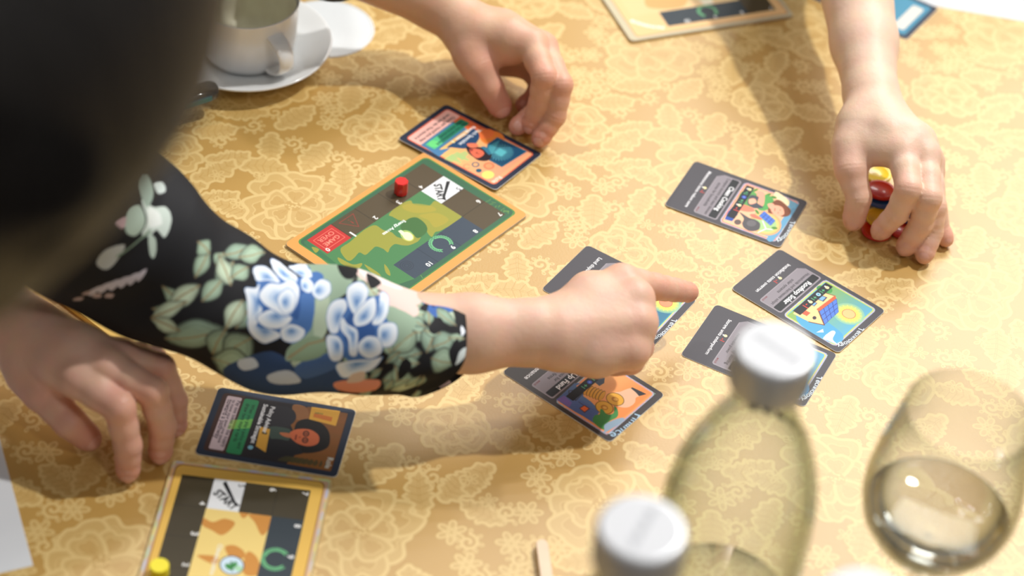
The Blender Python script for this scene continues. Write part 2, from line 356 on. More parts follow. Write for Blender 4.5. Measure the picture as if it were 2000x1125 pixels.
def panel(cv, a, b, c, d, nx, ny):
    a, b, c, d = map(np.array, (a, b, c, d)); cv.poly([a, b, c, d], (45, 60, 130)); g = .06
    for i in range(nx):
        for j in range(ny):
            q = []
            for s, t in ((i+g, j+g), (i+1-g, j+g), (i+1-g, j+1-g), (i+g, j+1-g)):
                s, t = s/nx, t/ny; q.append(a*(1-s)*(1-t)+b*s*(1-t)+c*s*t+d*(1-s)*t)
            cv.poly(q, (80, 125, 215))
# -- clean cooking
cv = tech(((420, 42), (44, 576), (1450, 1114), (1801, 521))); malus(cv, 'Maintenance issues reduce usage'); title(cv, 'Clean Cooking', 'Compact electric and clean biomass', 'stoves for households')
frame(cv, (244, 140, 110), (247, 190, 150))
cv.poly([(1420, 430), (1480, 500), (1590, 600), (1480, 740), (1400, 900), (1280, 990), (1380, 1010), (1660, 600), (1650, 545)], (105, 165, 200), sm=True)
cv.poly([(1480, 470), (1660, 540), (1640, 600), (1560, 620)], (120, 180, 210)); cv.poly([(1350, 900), (1600, 640), (1640, 640), (1400, 985), (1250, 960)], (105, 165, 200))
cv.ell((1270, 800), 200, 150, (240, 170, 120), ang=.3); cv.ell((1265, 800), 180, 130, (230, 200, 120), ang=.3); cv.ell((1260, 800), 150, 105, (170, 205, 140), ang=.3)
cv.poly([(1395, 400), (1500, 460), (1565, 520), (1540, 580), (1440, 510), (1370, 470)], (250, 225, 180), sm=True)
cv.poly([(1030, 380), (1110, 400), (1180, 460), (1150, 560), (1040, 600), (960, 560), (920, 520), (960, 420)], (95, 160, 85), sm=True)
for x, y, a in ((1060, 375, .3), (1140, 385, -.4), (1300, 440, -.3), (1370, 470, .3), (1380, 860, .1), (1160, 655, .9)): cv.ell((x, y), 38, 16, (80, 140, 60), ang=a)
cv.poly([(1240, 440), (1330, 460), (1370, 520), (1330, 600), (1250, 640), (1170, 620), (1200, 530)], (85, 165, 85), sm=True)
cv.poly([(1160, 400), (1250, 420), (1245, 560), (1200, 580), (1170, 500)], (245, 165, 140), sm=True)
cv.poly([(1080, 450), (1180, 470), (1160, 540), (1240, 600), (1130, 610), (1070, 580), (1040, 540)], (70, 75, 85), sm=True); cv.poly([(1060, 500), (1130, 490), (1150, 540), (1070, 560)], (250, 180, 150), sm=True)
cv.poly([(880, 560), (980, 560), (1110, 610), (1120, 650), (1000, 650), (900, 610)], (240, 130, 105), sm=True); cv.poly([(1070, 690), (1130, 685), (1220, 740), (1200, 755), (1110, 730)], (240, 120, 100), sm=True)
cv.poly([(860, 590), (915, 610), (920, 690), (850, 775), (760, 750), (800, 660)], (40, 80, 165)); cv.ell((860, 690), 28, 22, (90, 140, 210))
cv.ell((985, 485), 32, 28, (200, 225, 120)); cv.ell((985, 485), 20, 17, (90, 160, 80))
cv.poly([(1370, 520), (1440, 505), (1530, 570), (1585, 640), (1560, 700), (1480, 715), (1400, 680), (1310, 670), (1300, 610)], (125, 70, 45), sm=True)
cv.poly([(1340, 590), (1400, 570), (1480, 600), (1500, 680), (1440, 705), (1370, 680), (1335, 640)], (248, 175, 145), sm=True); cv.poly([(1290, 560), (1350, 545), (1380, 580), (1330, 620)], (248, 175, 145), sm=True)
for x, y in ((1450, 630), (1425, 665)): cv.ell((x, y), 6, 6, (90, 50, 40))
cv.line([(1385, 610), (1380, 640)], .5, (190, 70, 60))
cv.poly([(945, 660), (1060, 730), (1130, 750), (1195, 800), (1180, 880), (1080, 900), (1000, 860), (975, 800), (995, 740)], (82, 80, 84), sm=True); cv.ell((1090, 800), 60, 40, (105, 102, 106))
cv.ell((920, 785), 44, 34, (100, 85, 80))
panel(cv, (1250, 645), (1392, 765), (1330, 830), (1185, 705), 4, 3)
for p in ((1230, 770), (1350, 880), (1175, 915)): cv.line([(1272, 870), p], .9, WH)
stats(cv, ['b', '+2', 'd', '+1', 'b', '-1']); corner_word(cv, 'Technology')
T = .42
flat('resource_card', cv, (.15231, 1.10861, -21.94), .0001, T, 3.2, 'dark grey card with a woman in green, lying alone near the tokens hand', 'card', 'dark grey resource cards', curl=.0006)
# -- rooftop solar
cv = tech(((709, 32.6), (368, 298), (1110, 748), (1454, 444.5))); malus(cv, 'Installation costs overrun', (9, 13.2), (48, 13.2)); title(cv, 'Rooftop Solar', 'Households and businesses adopt', 'solar systems')
frame(cv, (200, 215, 90), (110, 175, 190))
def sunart(cv, c, R, sky=(95, 165, 190)):
    cv.rr(5.1, 42.3, 52.9, 81.7, 2, sky, 1)
    for k in range(5): cv.ell(c, R*(2.6-.3*k), R*(2.6-.3*k)*.8, [(140, 190, 175), (175, 205, 150), (205, 215, 120), (230, 215, 95), (245, 215, 90)][k], 1)
    for k in range(16):
        a = k*6.283/16; cv.poly([(c[0]+R*1.2*math.cos(a-.1), c[1]+R*math.sin(a-.1)), (c[0]+R*2.3*math.cos(a), c[1]+R*1.9*math.sin(a)), (c[0]+R*1.2*math.cos(a+.1), c[1]+R*math.sin(a+.1))], (252, 225, 110))
    cv.ell(c, R*1.1, R*.85, (225, 120, 80)); cv.ell(c, R, R*.75, (250, 195, 130))
def clip_frame(cv):  # repaint what lies outside the picture after large shapes
    pass
def gradient(cv, c0, c1, y0, y1):
    for k in range(24):
        t = k/23; cv.poly([(5.1, y0+(y1-y0)*k/24), (52.9, y0+(y1-y0)*k/24), (52.9, y0+(y1-y0)*(k+1)/24), (5.1, y0+(y1-y0)*(k+1)/24)], [a*(1-t)+b*t for a, b in zip(c0, c1)], raw=True)
gradient(cv, (140, 175, 90), (95, 170, 200), 43, 81)
def sun(cv, x, y, R, hot=(250, 190, 130)):
    for k, c in enumerate(((150, 195, 160), (185, 208, 130), (215, 215, 105), (240, 215, 90))): cv.ell((x, y), R*(2.5-.35*k), R*(2.5-.35*k), c, .8, raw=True)
    for k in range(18):
        a = k*6.283/18; cv.poly([(x+R*1.1*math.cos(a-.12), y+R*1.1*math.sin(a-.12)), (x+R*2.2*math.cos(a), y+R*2.2*math.sin(a)), (x+R*1.1*math.cos(a+.12), y+R*1.1*math.sin(a+.12))], (252, 228, 110), raw=True)
    cv.ell((x, y), R*1.12, R*1.12, (222, 120, 80), raw=True); cv.ell((x, y), R, R, hot, raw=True)
cv.poly([(36, 44), (52.9, 52), (52.9, 80), (42, 81.5), (38, 66)], (75, 160, 210), .9, sm=True, raw=True)
sun(cv, 21, 72, 4.3)
cv.ell((1030, 300), 42, 26, (70, 150, 75), ang=.3); cv.ell((985, 292), 26, 18, (60, 135, 70))
cv.poly([(965, 308), (1090, 345), (1100, 360), (975, 450), (1010, 548), (900, 525), (790, 468), (832, 408)], (250, 205, 145)); cv.line([(965, 308), (1090, 345)], .6, (120, 60, 40))
cv.poly([(1090, 340), (1098, 362), (975, 452), (955, 438)], (205, 95, 60)); cv.line([(900, 525), (1010, 548), (970, 450)], .7, (110, 60, 50))
panel(cv, (1100, 362), (1115, 455), (1012, 545), (975, 452), 3, 4)
for a in (((945, 325), (1035, 355), (1005, 385), (930, 355)), ((915, 370), (962, 395), (940, 418), (903, 395))): cv.poly(a, (60, 60, 90)); q = np.mean(a, 0); cv.poly([q+(np.array(p)-q)*.8 for p in a], (125, 175, 220))
cv.poly([(838, 425), (912, 462), (885, 485), (812, 445)], (215, 95, 65)); cv.ell((940, 497), 14, 12, (60, 50, 60))
cv.poly([(1000, 640), (1060, 590), (1090, 600), (1070, 650), (1110, 690), (1040, 660)], (235, 240, 240), sm=True); cv.poly([(950, 600), (1000, 575), (1005, 600)], (235, 240, 240))
stats(cv, ['b', '+1', 'w', '+1', 'b', '-1']); corner_word(cv, 'Technology')
roofcv = cv
flat('resource_card', cv, (.20015, 1.01519, -36.34), .0006, T, 3.2, 'dark grey card with a cream house and a sun, partly behind the rear bottle cap', 'card', 'dark grey resource cards')
# -- storage
cv = tech(((272, 397.5), (33, 754.5), (882, 1120), (1121, 763))); malus(cv, 'Storage units underperform', (9, 13.2), (48, 13.2)); title(cv, 'Battery Storage', 'Boosts reliability by storing', 'renewable power')
frame(cv, (220, 215, 120), (120, 175, 180)); gradient(cv, (90, 150, 170), (100, 170, 205), 43, 81); cv.poly([(30, 44), (52.9, 50), (52.9, 81), (36, 81)], (70, 150, 200), .9, sm=True, raw=True)
sun(cv, 20, 70, 3.8); cv.poly([(14, 52), (40, 52), (40, 64), (14, 64)], (70, 90, 110), raw=True); cv.poly([(16, 54), (26, 54), (26, 62), (16, 62)], (110, 190, 110), raw=True); cv.ell((38, 66), 4, 3, (60, 140, 80), raw=True)
stats(cv, ['b', '+1', 'd', '+1', 'b', '-1']); corner_word(cv, 'Technology')
flat('resource_card', cv, (.16582, .95711, -24.05), .0001, T, 3.2, 'dark grey card tucked under the house card, its middle hidden by the rear bottle', 'card', 'dark grey resource cards')
# -- land / pointed card
cv = tech(((715, 51), (479.5, 280), (1049.7, 564), (1285.2, 335))); malus(cv, 'Land disputes delay projects'); title(cv, 'Solar Farm', 'Large plants feed clean power', 'to the grid')
frame(cv, (210, 220, 120), (80, 150, 170)); gradient(cv, (60, 130, 150), (60, 120, 150), 43, 81); sun(cv, 16, 73, 4.2, (245, 150, 110))
cv.poly([(30, 50), (52, 48), (52, 60), (34, 62)], (40, 90, 120), raw=True); cv.poly([(1060, 400), (1080, 440), (1050, 440)], (30, 60, 70)); cv.poly([(28, 62), (50, 60), (52, 78), (40, 81), (34, 72)], (45, 105, 150), sm=True, raw=True)
cv.line([(30, 71), (34, 77)], .8, (190, 160, 70), raw=True); cv.line([(33, 69), (38, 75)], .5, (190, 160, 70), raw=True)
stats(cv, ['b', '+2', 'd', '+1']); corner_word(cv, 'Technology')
flat('resource_card', cv, (.07214, 1.00069, -29.89), .0001, T, 3.2, 'dark grey card with a coral sun under the pointing fingertip', 'card', 'dark grey resource cards')
# -- finance
cv = tech(((715, -453), (20.5, 185), (1299, 1057), (1994, 419)), (72, 68, 68)); malus(cv, 'Shortfall in maintenance'); title(cv, 'Start Up Fund', 'Seed Finance for', 'local energy firms')
frame(cv, (245, 165, 120), (245, 165, 90)); gradient(cv, (235, 175, 105), (248, 150, 85), 43, 81)
cv.poly([(680, 520), (900, 300), (1000, 300), (1000, 470), (1090, 540), (1200, 660), (1110, 790), (1080, 770), (1180, 860)], (90, 120, 165)); cv.poly([(670, 525), (800, 420), (1180, 660), (1110, 800), (900, 680)], (88, 112, 165)); cv.poly([(680, 525), (770, 470), (860, 560), (830, 620)], (125, 105, 175))
cv.poly([(820, 400), (900, 390), (1010, 430), (910, 540), (820, 470)], (70, 80, 100)); cv.poly([(835, 410), (900, 405), (980, 435), (905, 520), (840, 465)], (95, 115, 165)); cv.line([(840, 465), (980, 430)], .5, (60, 70, 90)); cv.line([(880, 400), (905, 525)], .5, (60, 70, 90))
cv.poly([(1110, 250), (1150, 190), (1270, 220), (1260, 290), (1200, 330)], (65, 75, 90)); cv.poly([(920, 340), (960, 310), (1090, 220), (1110, 270), (1010, 330), (960, 400)], (225, 150, 110), sm=True)
for k in range(6): cv.ell((1045+k*36, 385+k*15), 30, 78, (120, 80, 20), ang=.55); cv.ell((1048+k*36, 387+k*15), 24, 72, (222, 160, 50), ang=.55)
cv.poly([(1380, 420), (1450, 400), (1590, 350), (1690, 440), (1640, 470), (1620, 540), (1540, 600), (1440, 600), (1380, 560)], (240, 195, 160), sm=True); cv.poly([(1600, 335), (1770, 420), (1680, 450), (1640, 400), (1585, 350)], (60, 60, 65))
for c in ((1385, 500), (1250, 612)): cv.ell(c, 112, 84, (110, 75, 20), ang=.3); cv.ell(c, 104, 77, (232, 175, 60), ang=.3); cv.ell(c, 45, 32, (190, 125, 35), ang=.3); cv.ell((c[0]+5, c[1]+3), 26, 18, (235, 180, 80), ang=.3)
cv.poly([(1230, 640), (1280, 700), (1360, 680), (1370, 590), (1410, 640), (1400, 730), (1290, 800), (1235, 900), (1110, 800), (1130, 720), (1190, 700), (1200, 640)], (75, 145, 80), sm=True)
cv.poly([(1240, 900), (1250, 830), (1380, 760), (1480, 740), (1450, 800), (1240, 940)], (150, 175, 195), sm=True)
cv.poly([(945, 630), (1010, 585), (1080, 630), (1010, 690)], (90, 60, 60)); cv.poly([(960, 632), (1010, 597), (1062, 632), (1010, 675)], (240, 115, 60)); cv.line([(940, 545), (1000, 590)], .4, (60, 60, 80))
stats(cv, ['-1', 'b', '+1', 'd', '+1']); corner_word(cv, 'Finance', (170, 205, 230))
flat('resource_card', cv, (.05192, .91314, -35.67), .0001, T, 3.2, 'dark grey card with a hand placing gold coins, lying below the pointing hand', 'card', 'dark grey resource cards')
# -- role card with orange border (near the top hand)
cv = Cv(0, 0, 58, 88, PPM, (38, 46, 66), homog(((624.5, 26), (44, 465), (1235, 1116), (1810, 635.5)), ((0, 0), (58, 0), (58, 88), (0, 88))))
cv.rr(4, 4, 54, 84, 3, (232, 110, 80)); cv.rr(5, 5, 53, 83, 2.4, (245, 175, 125))
for k in range(20):
    t = k/19; cv.poly([(5.2, 30+2.5*k), (52.8, 30+2.5*k), (52.8, 32.6+2.5*k), (5.2, 32.6+2.5*k)], (252-4*t, 195-30*t, 120+5*t), raw=True)
cv.rr(5, 5, 53, 17, 2, (245, 190, 178)); cv.poly([(5, 17), (53, 17), (53, 30), (5, 30)], (75, 130, 165), raw=True); cv.poly([(5, 17), (14, 17), (14, 34), (5, 40)], (235, 110, 60), raw=True)
cv.ell((10, 50), 9, 9, (235, 130, 50), raw=True); cv.ell((9, 44), 7, 5, (240, 120, 60), raw=True)
cv.poly([(640, 560), (700, 570), (860, 580), (980, 520), (1030, 420), (960, 330), (850, 420)], (35, 75, 115), sm=True); cv.poly([(540, 690), (680, 575), (560, 600), (390, 590)], (75, 130, 175))
for a in (((600, 720), (760, 620), (800, 640), (700, 760)), ((700, 740), (800, 650), (910, 720), (900, 745), (760, 700)), ((740, 660), (860, 610), (900, 650), (820, 740)), ((620, 700), (700, 650), (820, 760), (800, 775))): cv.poly(a, (175, 205, 130), .8)
cv.poly([(1250, 432), (1620, 610), (1310, 815), (1100, 700), (1130, 520)], (20, 95, 125)); cv.poly([(1250, 445), (1595, 612), (1312, 795), (1120, 690), (1145, 530)], (15, 75, 110)); cv.poly([(1140, 540), (1280, 470), (1200, 640), (1130, 660)], (70, 160, 175), .8)
for k in range(26):
    a = k*6.283/26; cv.line([(1290+55*math.cos(a), 625+38*math.sin(a)), (1290+110*math.cos(a+.15), 625+75*math.sin(a+.15)), (1290+160*math.cos(a-.02), 625+105*math.sin(a-.02))], .45, (110, 200, 205))
cv.poly([(1280, 570), (1370, 620), (1305, 680), (1210, 630)], (95, 190, 200))
cv.poly([(870, 560), (960, 555), (1060, 570), (1160, 620), (1180, 690), (1120, 735), (1020, 730), (960, 690), (900, 640)], (35, 25, 35), sm=True); cv.poly([(880, 520), (990, 515), (1010, 560), (920, 570)], (245, 130, 95), sm=True)
cv.poly([(905, 600), (970, 580), (1060, 600), (1090, 650), (1020, 700), (960, 680)], (242, 115, 85), sm=True); cv.line([(990, 640), (1030, 650)], .5, (120, 30, 30)); cv.ell((1000, 630), 8, 6, (60, 20, 25)); cv.ell((930, 600), 26, 18, (170, 70, 60))
cv.poly([(1050, 560), (1110, 560), (1170, 630), (1150, 660), (1090, 600)], (50, 120, 150), sm=True)
cv.line([(985+40*math.cos(t), 785+28*math.sin(t)) for t in np.linspace(0, 5.9, 14)], .9, (25, 95, 120)); cv.ell((1025, 862), 36, 24, (25, 90, 115)); cv.poly([(990, 850), (1060, 850), (1060, 862), (1010, 880)], (25, 90, 115))
cv.ell((1150, 800), 68, 46, (240, 130, 90)); cv.ell((1150, 800), 46, 30, (246, 160, 110)); cv.line([(880+42*math.cos(t), 810+28*math.sin(t)) for t in np.linspace(.8, 5.6, 14)], .8, (242, 140, 100)); cv.ell((1140, 915), 78, 52, (250, 225, 120))
cv.rr(7, 19, 50, 27.5, 1.6, (40, 135, 100)); cv.poly([(36, 19), (50, 19), (50, 27.5), (40, 27.5)], (90, 200, 140), raw=True); cv.ell((45, 23), 4, 4, (110, 220, 130), raw=True)
cv.text('Once per round you may', (9, 13), (50, 13), (50, 30, 40), .012, raw=True); cv.text('reroll one die. Then discard it', (9, 8.6), (50, 8.6), (50, 30, 40), .012, raw=True)
cv.text('Gain one technology card', (9, 24.2), (44, 24.2), (10, 60, 60), .02, raw=True); cv.text('when energy grows', (9, 20.8), (36, 20.8), (10, 60, 60), .02, raw=True)
cv.text('Tech Specialist', (8, 36), (33, 36), WH, .03, raw=True); cv.text('Energy Access', (8, 31.2), (30, 31.2), WH, .03, raw=True); bulb(cv, 33.5, 31.8, 1.0)
cv.text('Role', (43, 80), (52, 80), (215, 225, 215), .015, raw=True)
flat('role_card', cv, (-.04093, 1.14032, -31.82), .0012, T, 3.2, 'orange illustrated card with navy border leaning on the green board', 'card', 'role cards', tilt=math.radians(-1.9))
# -- role card, dark brown
cv = Cv(0, 0, 58, 88, PPM, (36, 46, 64), homog(((329, 50), (50, 785), (1706, 1091), (1922, 307)), ((0, 0), (58, 0), (58, 88), (0, 88))))
cv.rr(4, 4, 54, 84, 2.5, (66, 42, 36))
for k in range(16): cv.poly([(4.2+k*3.1, 48), (4.2+(k+1)*3.1, 48), (4.2+(k+1)*3.1, 83.5), (4.2+k*3.1, 83.5)], (132+2*(k % 3), 84, 42-k*.5), raw=True)
cv.poly([(4.2, 18), (54, 18), (54, 56), (40, 62), (20, 50), (4.2, 58)], (38, 34, 38), raw=True); cv.poly([(1170, 250), (1330, 280), (1350, 420), (1200, 400)], (150, 100, 60), sm=True)
cv.poly([(960, 260), (1150, 290), (1210, 380), (1150, 470), (980, 500), (900, 420)], (42, 40, 46), sm=True)
cv.poly([(920, 490), (1130, 520), (1150, 600), (1100, 660), (940, 640), (890, 560)], (62, 78, 70), sm=True); cv.poly([(890, 640), (1100, 650), (1230, 720), (1300, 800), (1000, 830), (830, 790)], (30, 30, 36), sm=True)
cv.poly([(1200, 480), (1260, 420), (1400, 410), (1540, 480), (1610, 590), (1600, 720), (1500, 780), (1340, 800), (1280, 770), (1200, 600)], (24, 20, 20), sm=True)
cv.poly([(1140, 560), (1240, 520), (1380, 530), (1480, 600), (1470, 690), (1360, 720), (1240, 690), (1150, 620)], (205, 105, 65), sm=True); cv.poly([(1020, 560), (1130, 570), (1150, 620), (1060, 600)], (190, 110, 70), sm=True)
for c in ((1330, 575), (1320, 650)): cv.line([(c[0]+30*math.cos(t), c[1]+28*math.sin(t)) for t in np.linspace(0, 6.28, 14)], .8, (40, 25, 25)); cv.ell(c, 12, 10, (60, 35, 30))
cv.line([(1215, 590), (1205, 640)], .9, (120, 45, 35)); cv.ell((1255, 615), 14, 10, (170, 80, 50))
cv.poly([(1390, 270), (1730, 320), (1680, 490), (1360, 410)], (222, 165, 60)); cv.poly([(1420, 340), (1640, 390), (1625, 440), (1410, 385)], (205, 115, 45)); cv.text('News', (1435, 330), (1525, 345), (100, 110, 50), .02, hs=-1)
cv.poly([(795, 490), (910, 520), (860, 785), (745, 710)], (215, 160, 60)); cv.poly([(820, 545), (875, 560), (870, 580), (815, 570)], (70, 60, 40))
for k in range(9): cv.poly([(1000+70*k, 870+10*k), (1100+60*k, 830+8*k), (1180+50*k, 850+12*k), (1080+60*k, 890+10*k)], (70, 66, 38), .8, sm=True)
cv.rr(6, 7, 52, 16.5, 1.2, (205, 185, 190)); cv.rr(6, 18, 53, 27.5, 1.6, (45, 135, 85)); cv.poly([(26, 14), (34, 14), (30, 27.4), (22, 27.4)], (160, 215, 90), .6, raw=True)
for i, t in enumerate(('Pay one token to the supply', 'to move your pawn one space', 'toward a pathway')): cv.text(t, (9, 14.1-3*i), (49-3*i, 14.1-3*i), (60, 50, 60), .01, raw=True)
for i, t in enumerate(('When you play a policy card', 'draw two more cards')): cv.text(t, (10, 23.6-3.6*i), (48-5*i, 23.6-3.6*i), (15, 60, 40), .012, raw=True)
cv.text('Policy Advisor', (9, 35.6), (32, 35.6), WH, .03, raw=True); cv.text('Sustainable Strategist', (8, 30.8), (42, 30.8), WH, .03, raw=True); cv.ell((45.5, 31.6), 1.7, 1.7, (130, 185, 205), raw=True)
cv.text('Role', (43, 79.4), (52, 79.4), (205, 215, 210), .015, raw=True)
flat('role_card', cv, (-.13442, .84351, -4.63), .0001, T, 3.2, 'dark brown card with navy border beside the lower left hand', 'card', 'role cards')
# ------------------------------------------------------------------ game boards
CW, CL = 23.526, 19.461     # cell sizes along x and y of the board
def board(edge, border, land, sea, grid_hi, name):
    cv = Cv(-11, -8, 131, 89, 5.0, edge); cv.rr(-7.3, -4, 124, 82.5, 4, border)
    return cv
def cells(cv, brown=(84, 72, 52), navy=(60, 72, 86), over=True):
    R = lambda i0, j0, i1, j1, c, a=1: cv.poly([(j0*CW, i0*CL), (j1*CW, i0*CL), (j1*CW, i1*CL), (j0*CW, i1*CL)], c, a, raw=True)
    R(0, 0, 4, 1, brown); R(0, 1, 1, 5, brown); R(3, 1, 4, 4, navy); R(1, 0, 2, 1, (226, 228, 230)); 
    if over: R(0, 4, 1, 5, (190, 52, 48))
    for k in range(1, 4): cv.line([(0, k*CL), (CW, k*CL)], .35, (45, 40, 32), raw=True)
    for k in range(1, 5): cv.line([(k*CW, 0), (k*CW, CL)], .35, (45, 40, 32), raw=True)
    for k in range(2, 4): cv.line([(k*CW, 3*CL), (k*CW, 4*CL)], .3, (40, 48, 60), raw=True)
    D = lambda t, x, y, w=3.0: cv.text(t, (x-w/2, y), (x+w/2, y), (240, 240, 238), .03, raw=True, hs=1)
    for t, j in (('4', 0), ('3', 1), ('2', 2), ('1', 3), ('0', 4)): D(t, (j+1)*CW-3.2 if 1 else 0, CL-4.6, 2.6 if t != '1' else 1.3)
    # digits sit at the lower outer corner of each space
    cv.text('5', (2.0, 2*CL-1.6-2.6), (4.2, 2*CL-1.6-2.6), (40, 44, 50), .0, raw=True)
    for t, i in (('6', 2), ('7', 3)): D(t, 3.2, (i+1)*CL-4.6, 2.6)
    for t, j in (('8', 1), ('9', 2), ('10', 3)): D(t, (j+.08)*CW+3.2 if t != '10' else (j+.1)*CW+3.6, 4*CL-4.8, 2.6 if t != '10' else 4.4)
    # START square: slanting word with a wedge above it
    s = np.array([CW*.12, CL*1.30]); e = np.array([CW*.80, CL*1.80])
    cv.text('START', (CW*.92, CL*1.93), (CW*.92, CL*1.93), WH) if False else None
    q = np.c_[np.array([(1222, 262), (1262, 398), (1328, 238), (1358, 238), (1309, 390), (1294, 386)], float), np.ones(6)] @ EH.T; q = q[:, :2]/q[:, 2:]
    cv.text('START', q[0], q[1], (30, 32, 34), .03, raw=True, hs=1.25); cv.poly(q[2:], (30, 32, 34), raw=True)
    # laurel wreath
    cx, cy = 2.35*CW, 3.42*CL
    for sg in (1, -1):
        for k in range(11):
            a = -1.57+sg*(.15+k*.22); x, y = cx+7.2*math.cos(a), cy+7.2*math.sin(a)
            for o in (-.5, .5): cv.ell((x+o*math.cos(a)*1.5, y+o*math.sin(a)*1.5), 1.3, .45, (110, 190, 130), ang=a+sg*1.57+o*sg*-1, raw=True, n=10)
    c = (3.75*CW, 3.35*CL)
    for r in (4.5, 3, 1.6): cv.line([(c[0]+r*math.cos(t), c[1]+r*math.sin(t)) for t in np.linspace(0, 6.28, 22)], .4, (45, 52, 64), .8, raw=True)
    if over:
        cv.line([(4.12*CW, 3.4), (4.88*CW, 3.4), (4.88*CW, 16), (4.12*CW, 16)], .4, (245, 130, 110), closed=True, raw=True)
        cv.text('GAME', (4.2*CW, 10.2), (4.8*CW, 10.2), (245, 140, 120), .015, raw=True); cv.text('OVER', (4.2*CW, 4.8), (4.8*CW, 4.8), (245, 140, 120), .015, raw=True)
        cv.line([(3.2*CW, 3), (3.8*CW, 3), (3.5*CW, 15)], .5, (150, 60, 50), closed=True, raw=True); cv.text('!', (3.48*CW, 5), (3.52*CW, 5), (150, 60, 50), raw=True)
def worldmap(cv, blobs, col, H):
    cv.H = H
    for b in blobs: cv.poly(b, col, sm=True)
g = lambda i, j: (j*CW, i*CL)
EH = homog(((1130, 90), (1825, 515), (1120, 318), (1467, 527), (165, 722), (1090, 800), (885, 935), (525, 705)), (g(0, 0), g(4, 0), g(1, 1), g(3, 1), g(0, 5), g(3, 3), g(3, 4), g(1, 4)))
cv = board((226, 158, 84), (66, 108, 66), 0, 0, 0, '')
for k in range(26):      # border turns from forest green to fresh green near the rim
    t = k/25; cv.rr(-7.3+2.2*t, -4+2.2*t, 124-2.2*t, 82.5-2.2*t, 4, (70+14*(1-t), 118+22*(1-t), 62+10*(1-t)) if k < 12 else (58, 102, 74))
cv.poly([(60, 40), (124, 70), (124, 20), (118, 0), (100, 40)], (62, 122, 78), .6, sm=True, raw=True)
for k in range(22):
    a = rng.uniform(0, 6.28); x, y = (-5+rng.uniform(0, 3), 55+rng.uniform(0, 26)) if k < 14 else (rng.uniform(80, 120), rng.uniform(70, 81)); cv.line([(x, y), (x+rng.uniform(1, 4), y+rng.uniform(-3, 3))], .5, (125, 165, 75), .7, raw=True)
cv.poly([(CW, CL), (4.9*CW, CL), (5*CW, 0), (5.15*CW, 2*CL), (5*CW, 3.6*CL), (4*CW, 4*CL), (4*CW, 3*CL), (CW, 3*CL)], (74, 128, 80), raw=True)
worldmap(cv, [[(1025, 395), (1060, 430), (1180, 440), (1230, 400), (1290, 425), (1460, 525), (1300, 640), (1240, 660), (1210, 700), (1170, 660), (1160, 600), (1080, 540), (1000, 560), (940, 560), (880, 530), (850, 510), (920, 440)],
              [(730, 600), (800, 640), (870, 660), (920, 700), (1000, 720), (1080, 740), (1020, 770), (960, 770), (900, 760), (860, 790), (840, 830), (800, 800), (740, 780), (700, 810), (650, 850), (600, 830), (560, 870), (520, 900), (480, 880), (440, 800), (520, 740), (640, 640)],
              [(420, 870), (540, 930), (620, 920), (600, 960), (520, 960), (440, 920)], [(200, 780), (260, 800), (230, 830)], [(640, 930), (740, 990), (780, 1030), (700, 1000)], [(810, 930), (850, 980), (860, 1030), (820, 1000)], [(1000, 690), (1060, 680), (1120, 690), (1090, 740), (1040, 745)]], (150, 150, 62), EH)
for b in ([(950, 600), (1020, 545), (1090, 540), (1160, 600), (1165, 660), (1090, 710), (1030, 650), (960, 640)],): cv.poly(b, (66, 108, 58), sm=True)
for b in ([(960, 440), (1050, 420), (1200, 440), (1240, 480), (1100, 500), (1000, 480)], [(1100, 520), (1250, 500), (1350, 560), (1240, 620), (1180, 560)]): cv.poly(b, (172, 156, 60), .7, sm=True)
cells(cv)
cv.H = EH; cv.text('Energy Access', (972, 556), (790, 672), WH, .03, hs=1)
cv.ell((1003, 690), 62, 42, (215, 225, 120), .6, ang=.5); cv.ell((1008, 694), 46, 32, (252, 246, 190), ang=.5); cv.poly([(925, 650), (950, 640), (985, 665), (965, 690)], (235, 240, 200))
cv.text('PATHWAYS', (111, 62), (117, 84), WH, .02, raw=True) if False else None
q = np.array([-.07252, 1.11612]); th = math.radians(-36.176); ee = np.array([math.cos(th), math.sin(th)]); nn = np.array([math.sin(th), -math.cos(th)])
cc = q+nn*(60/1000)+ee*(40.5/1000); BT = 2.2
back = -fw[:2]; cc = cc+np.array([0, -.0017])
flat('player_board', cv, (cc[0], cc[1], -36.18), .0001, BT, 3.5, 'green world map game board with orange edge and red pawn', 'game board', 'game boards', .45, M_edge2)
# -- yellow board, lower left
cv = board((206, 178, 110), (226, 180, 84), 0, 0, 0, '')
for k, c in enumerate(((200, 190, 140), (190, 200, 170), (205, 170, 140))): cv.rr(-10.4+k*.5, -7.4+k*.5, 130.4-k*.5, 88.4-k*.5, 3, c)
for k in range(150):
    t = rng.uniform(0, 1); s = rng.integers(4); x, y = ((-10+140*t, -6.6), (-10+140*t, 87.6), (-9.4, -7+95*t), (129.4, -7+95*t))[s]; cv.ell((x, y), 4, .9, [(235, 190, 130), (180, 215, 170), (190, 190, 225), (235, 215, 120)][rng.integers(4)], .6, ang=0 if s < 2 else 1.57, raw=True, n=10)
cv.rr(-8, -5, 125, 85.5, 4, (160, 110, 40)); cv.rr(-7.4, -4.4, 124.4, 84.9, 4, (228, 184, 88))
cv.poly([(CW, CL), (5*CW, CL), (5*CW, 4*CL), (4*CW, 4*CL), (4*CW, 3*CL), (CW, 3*CL)], (234, 206, 126), raw=True)
YH = homog(((505, 175), (1725, 330), (735, 500), (1345, 575), (640, 810)), (g(0, 0), g(4, 0), g(1, 1), g(3, 1), g(1, 2.03)))
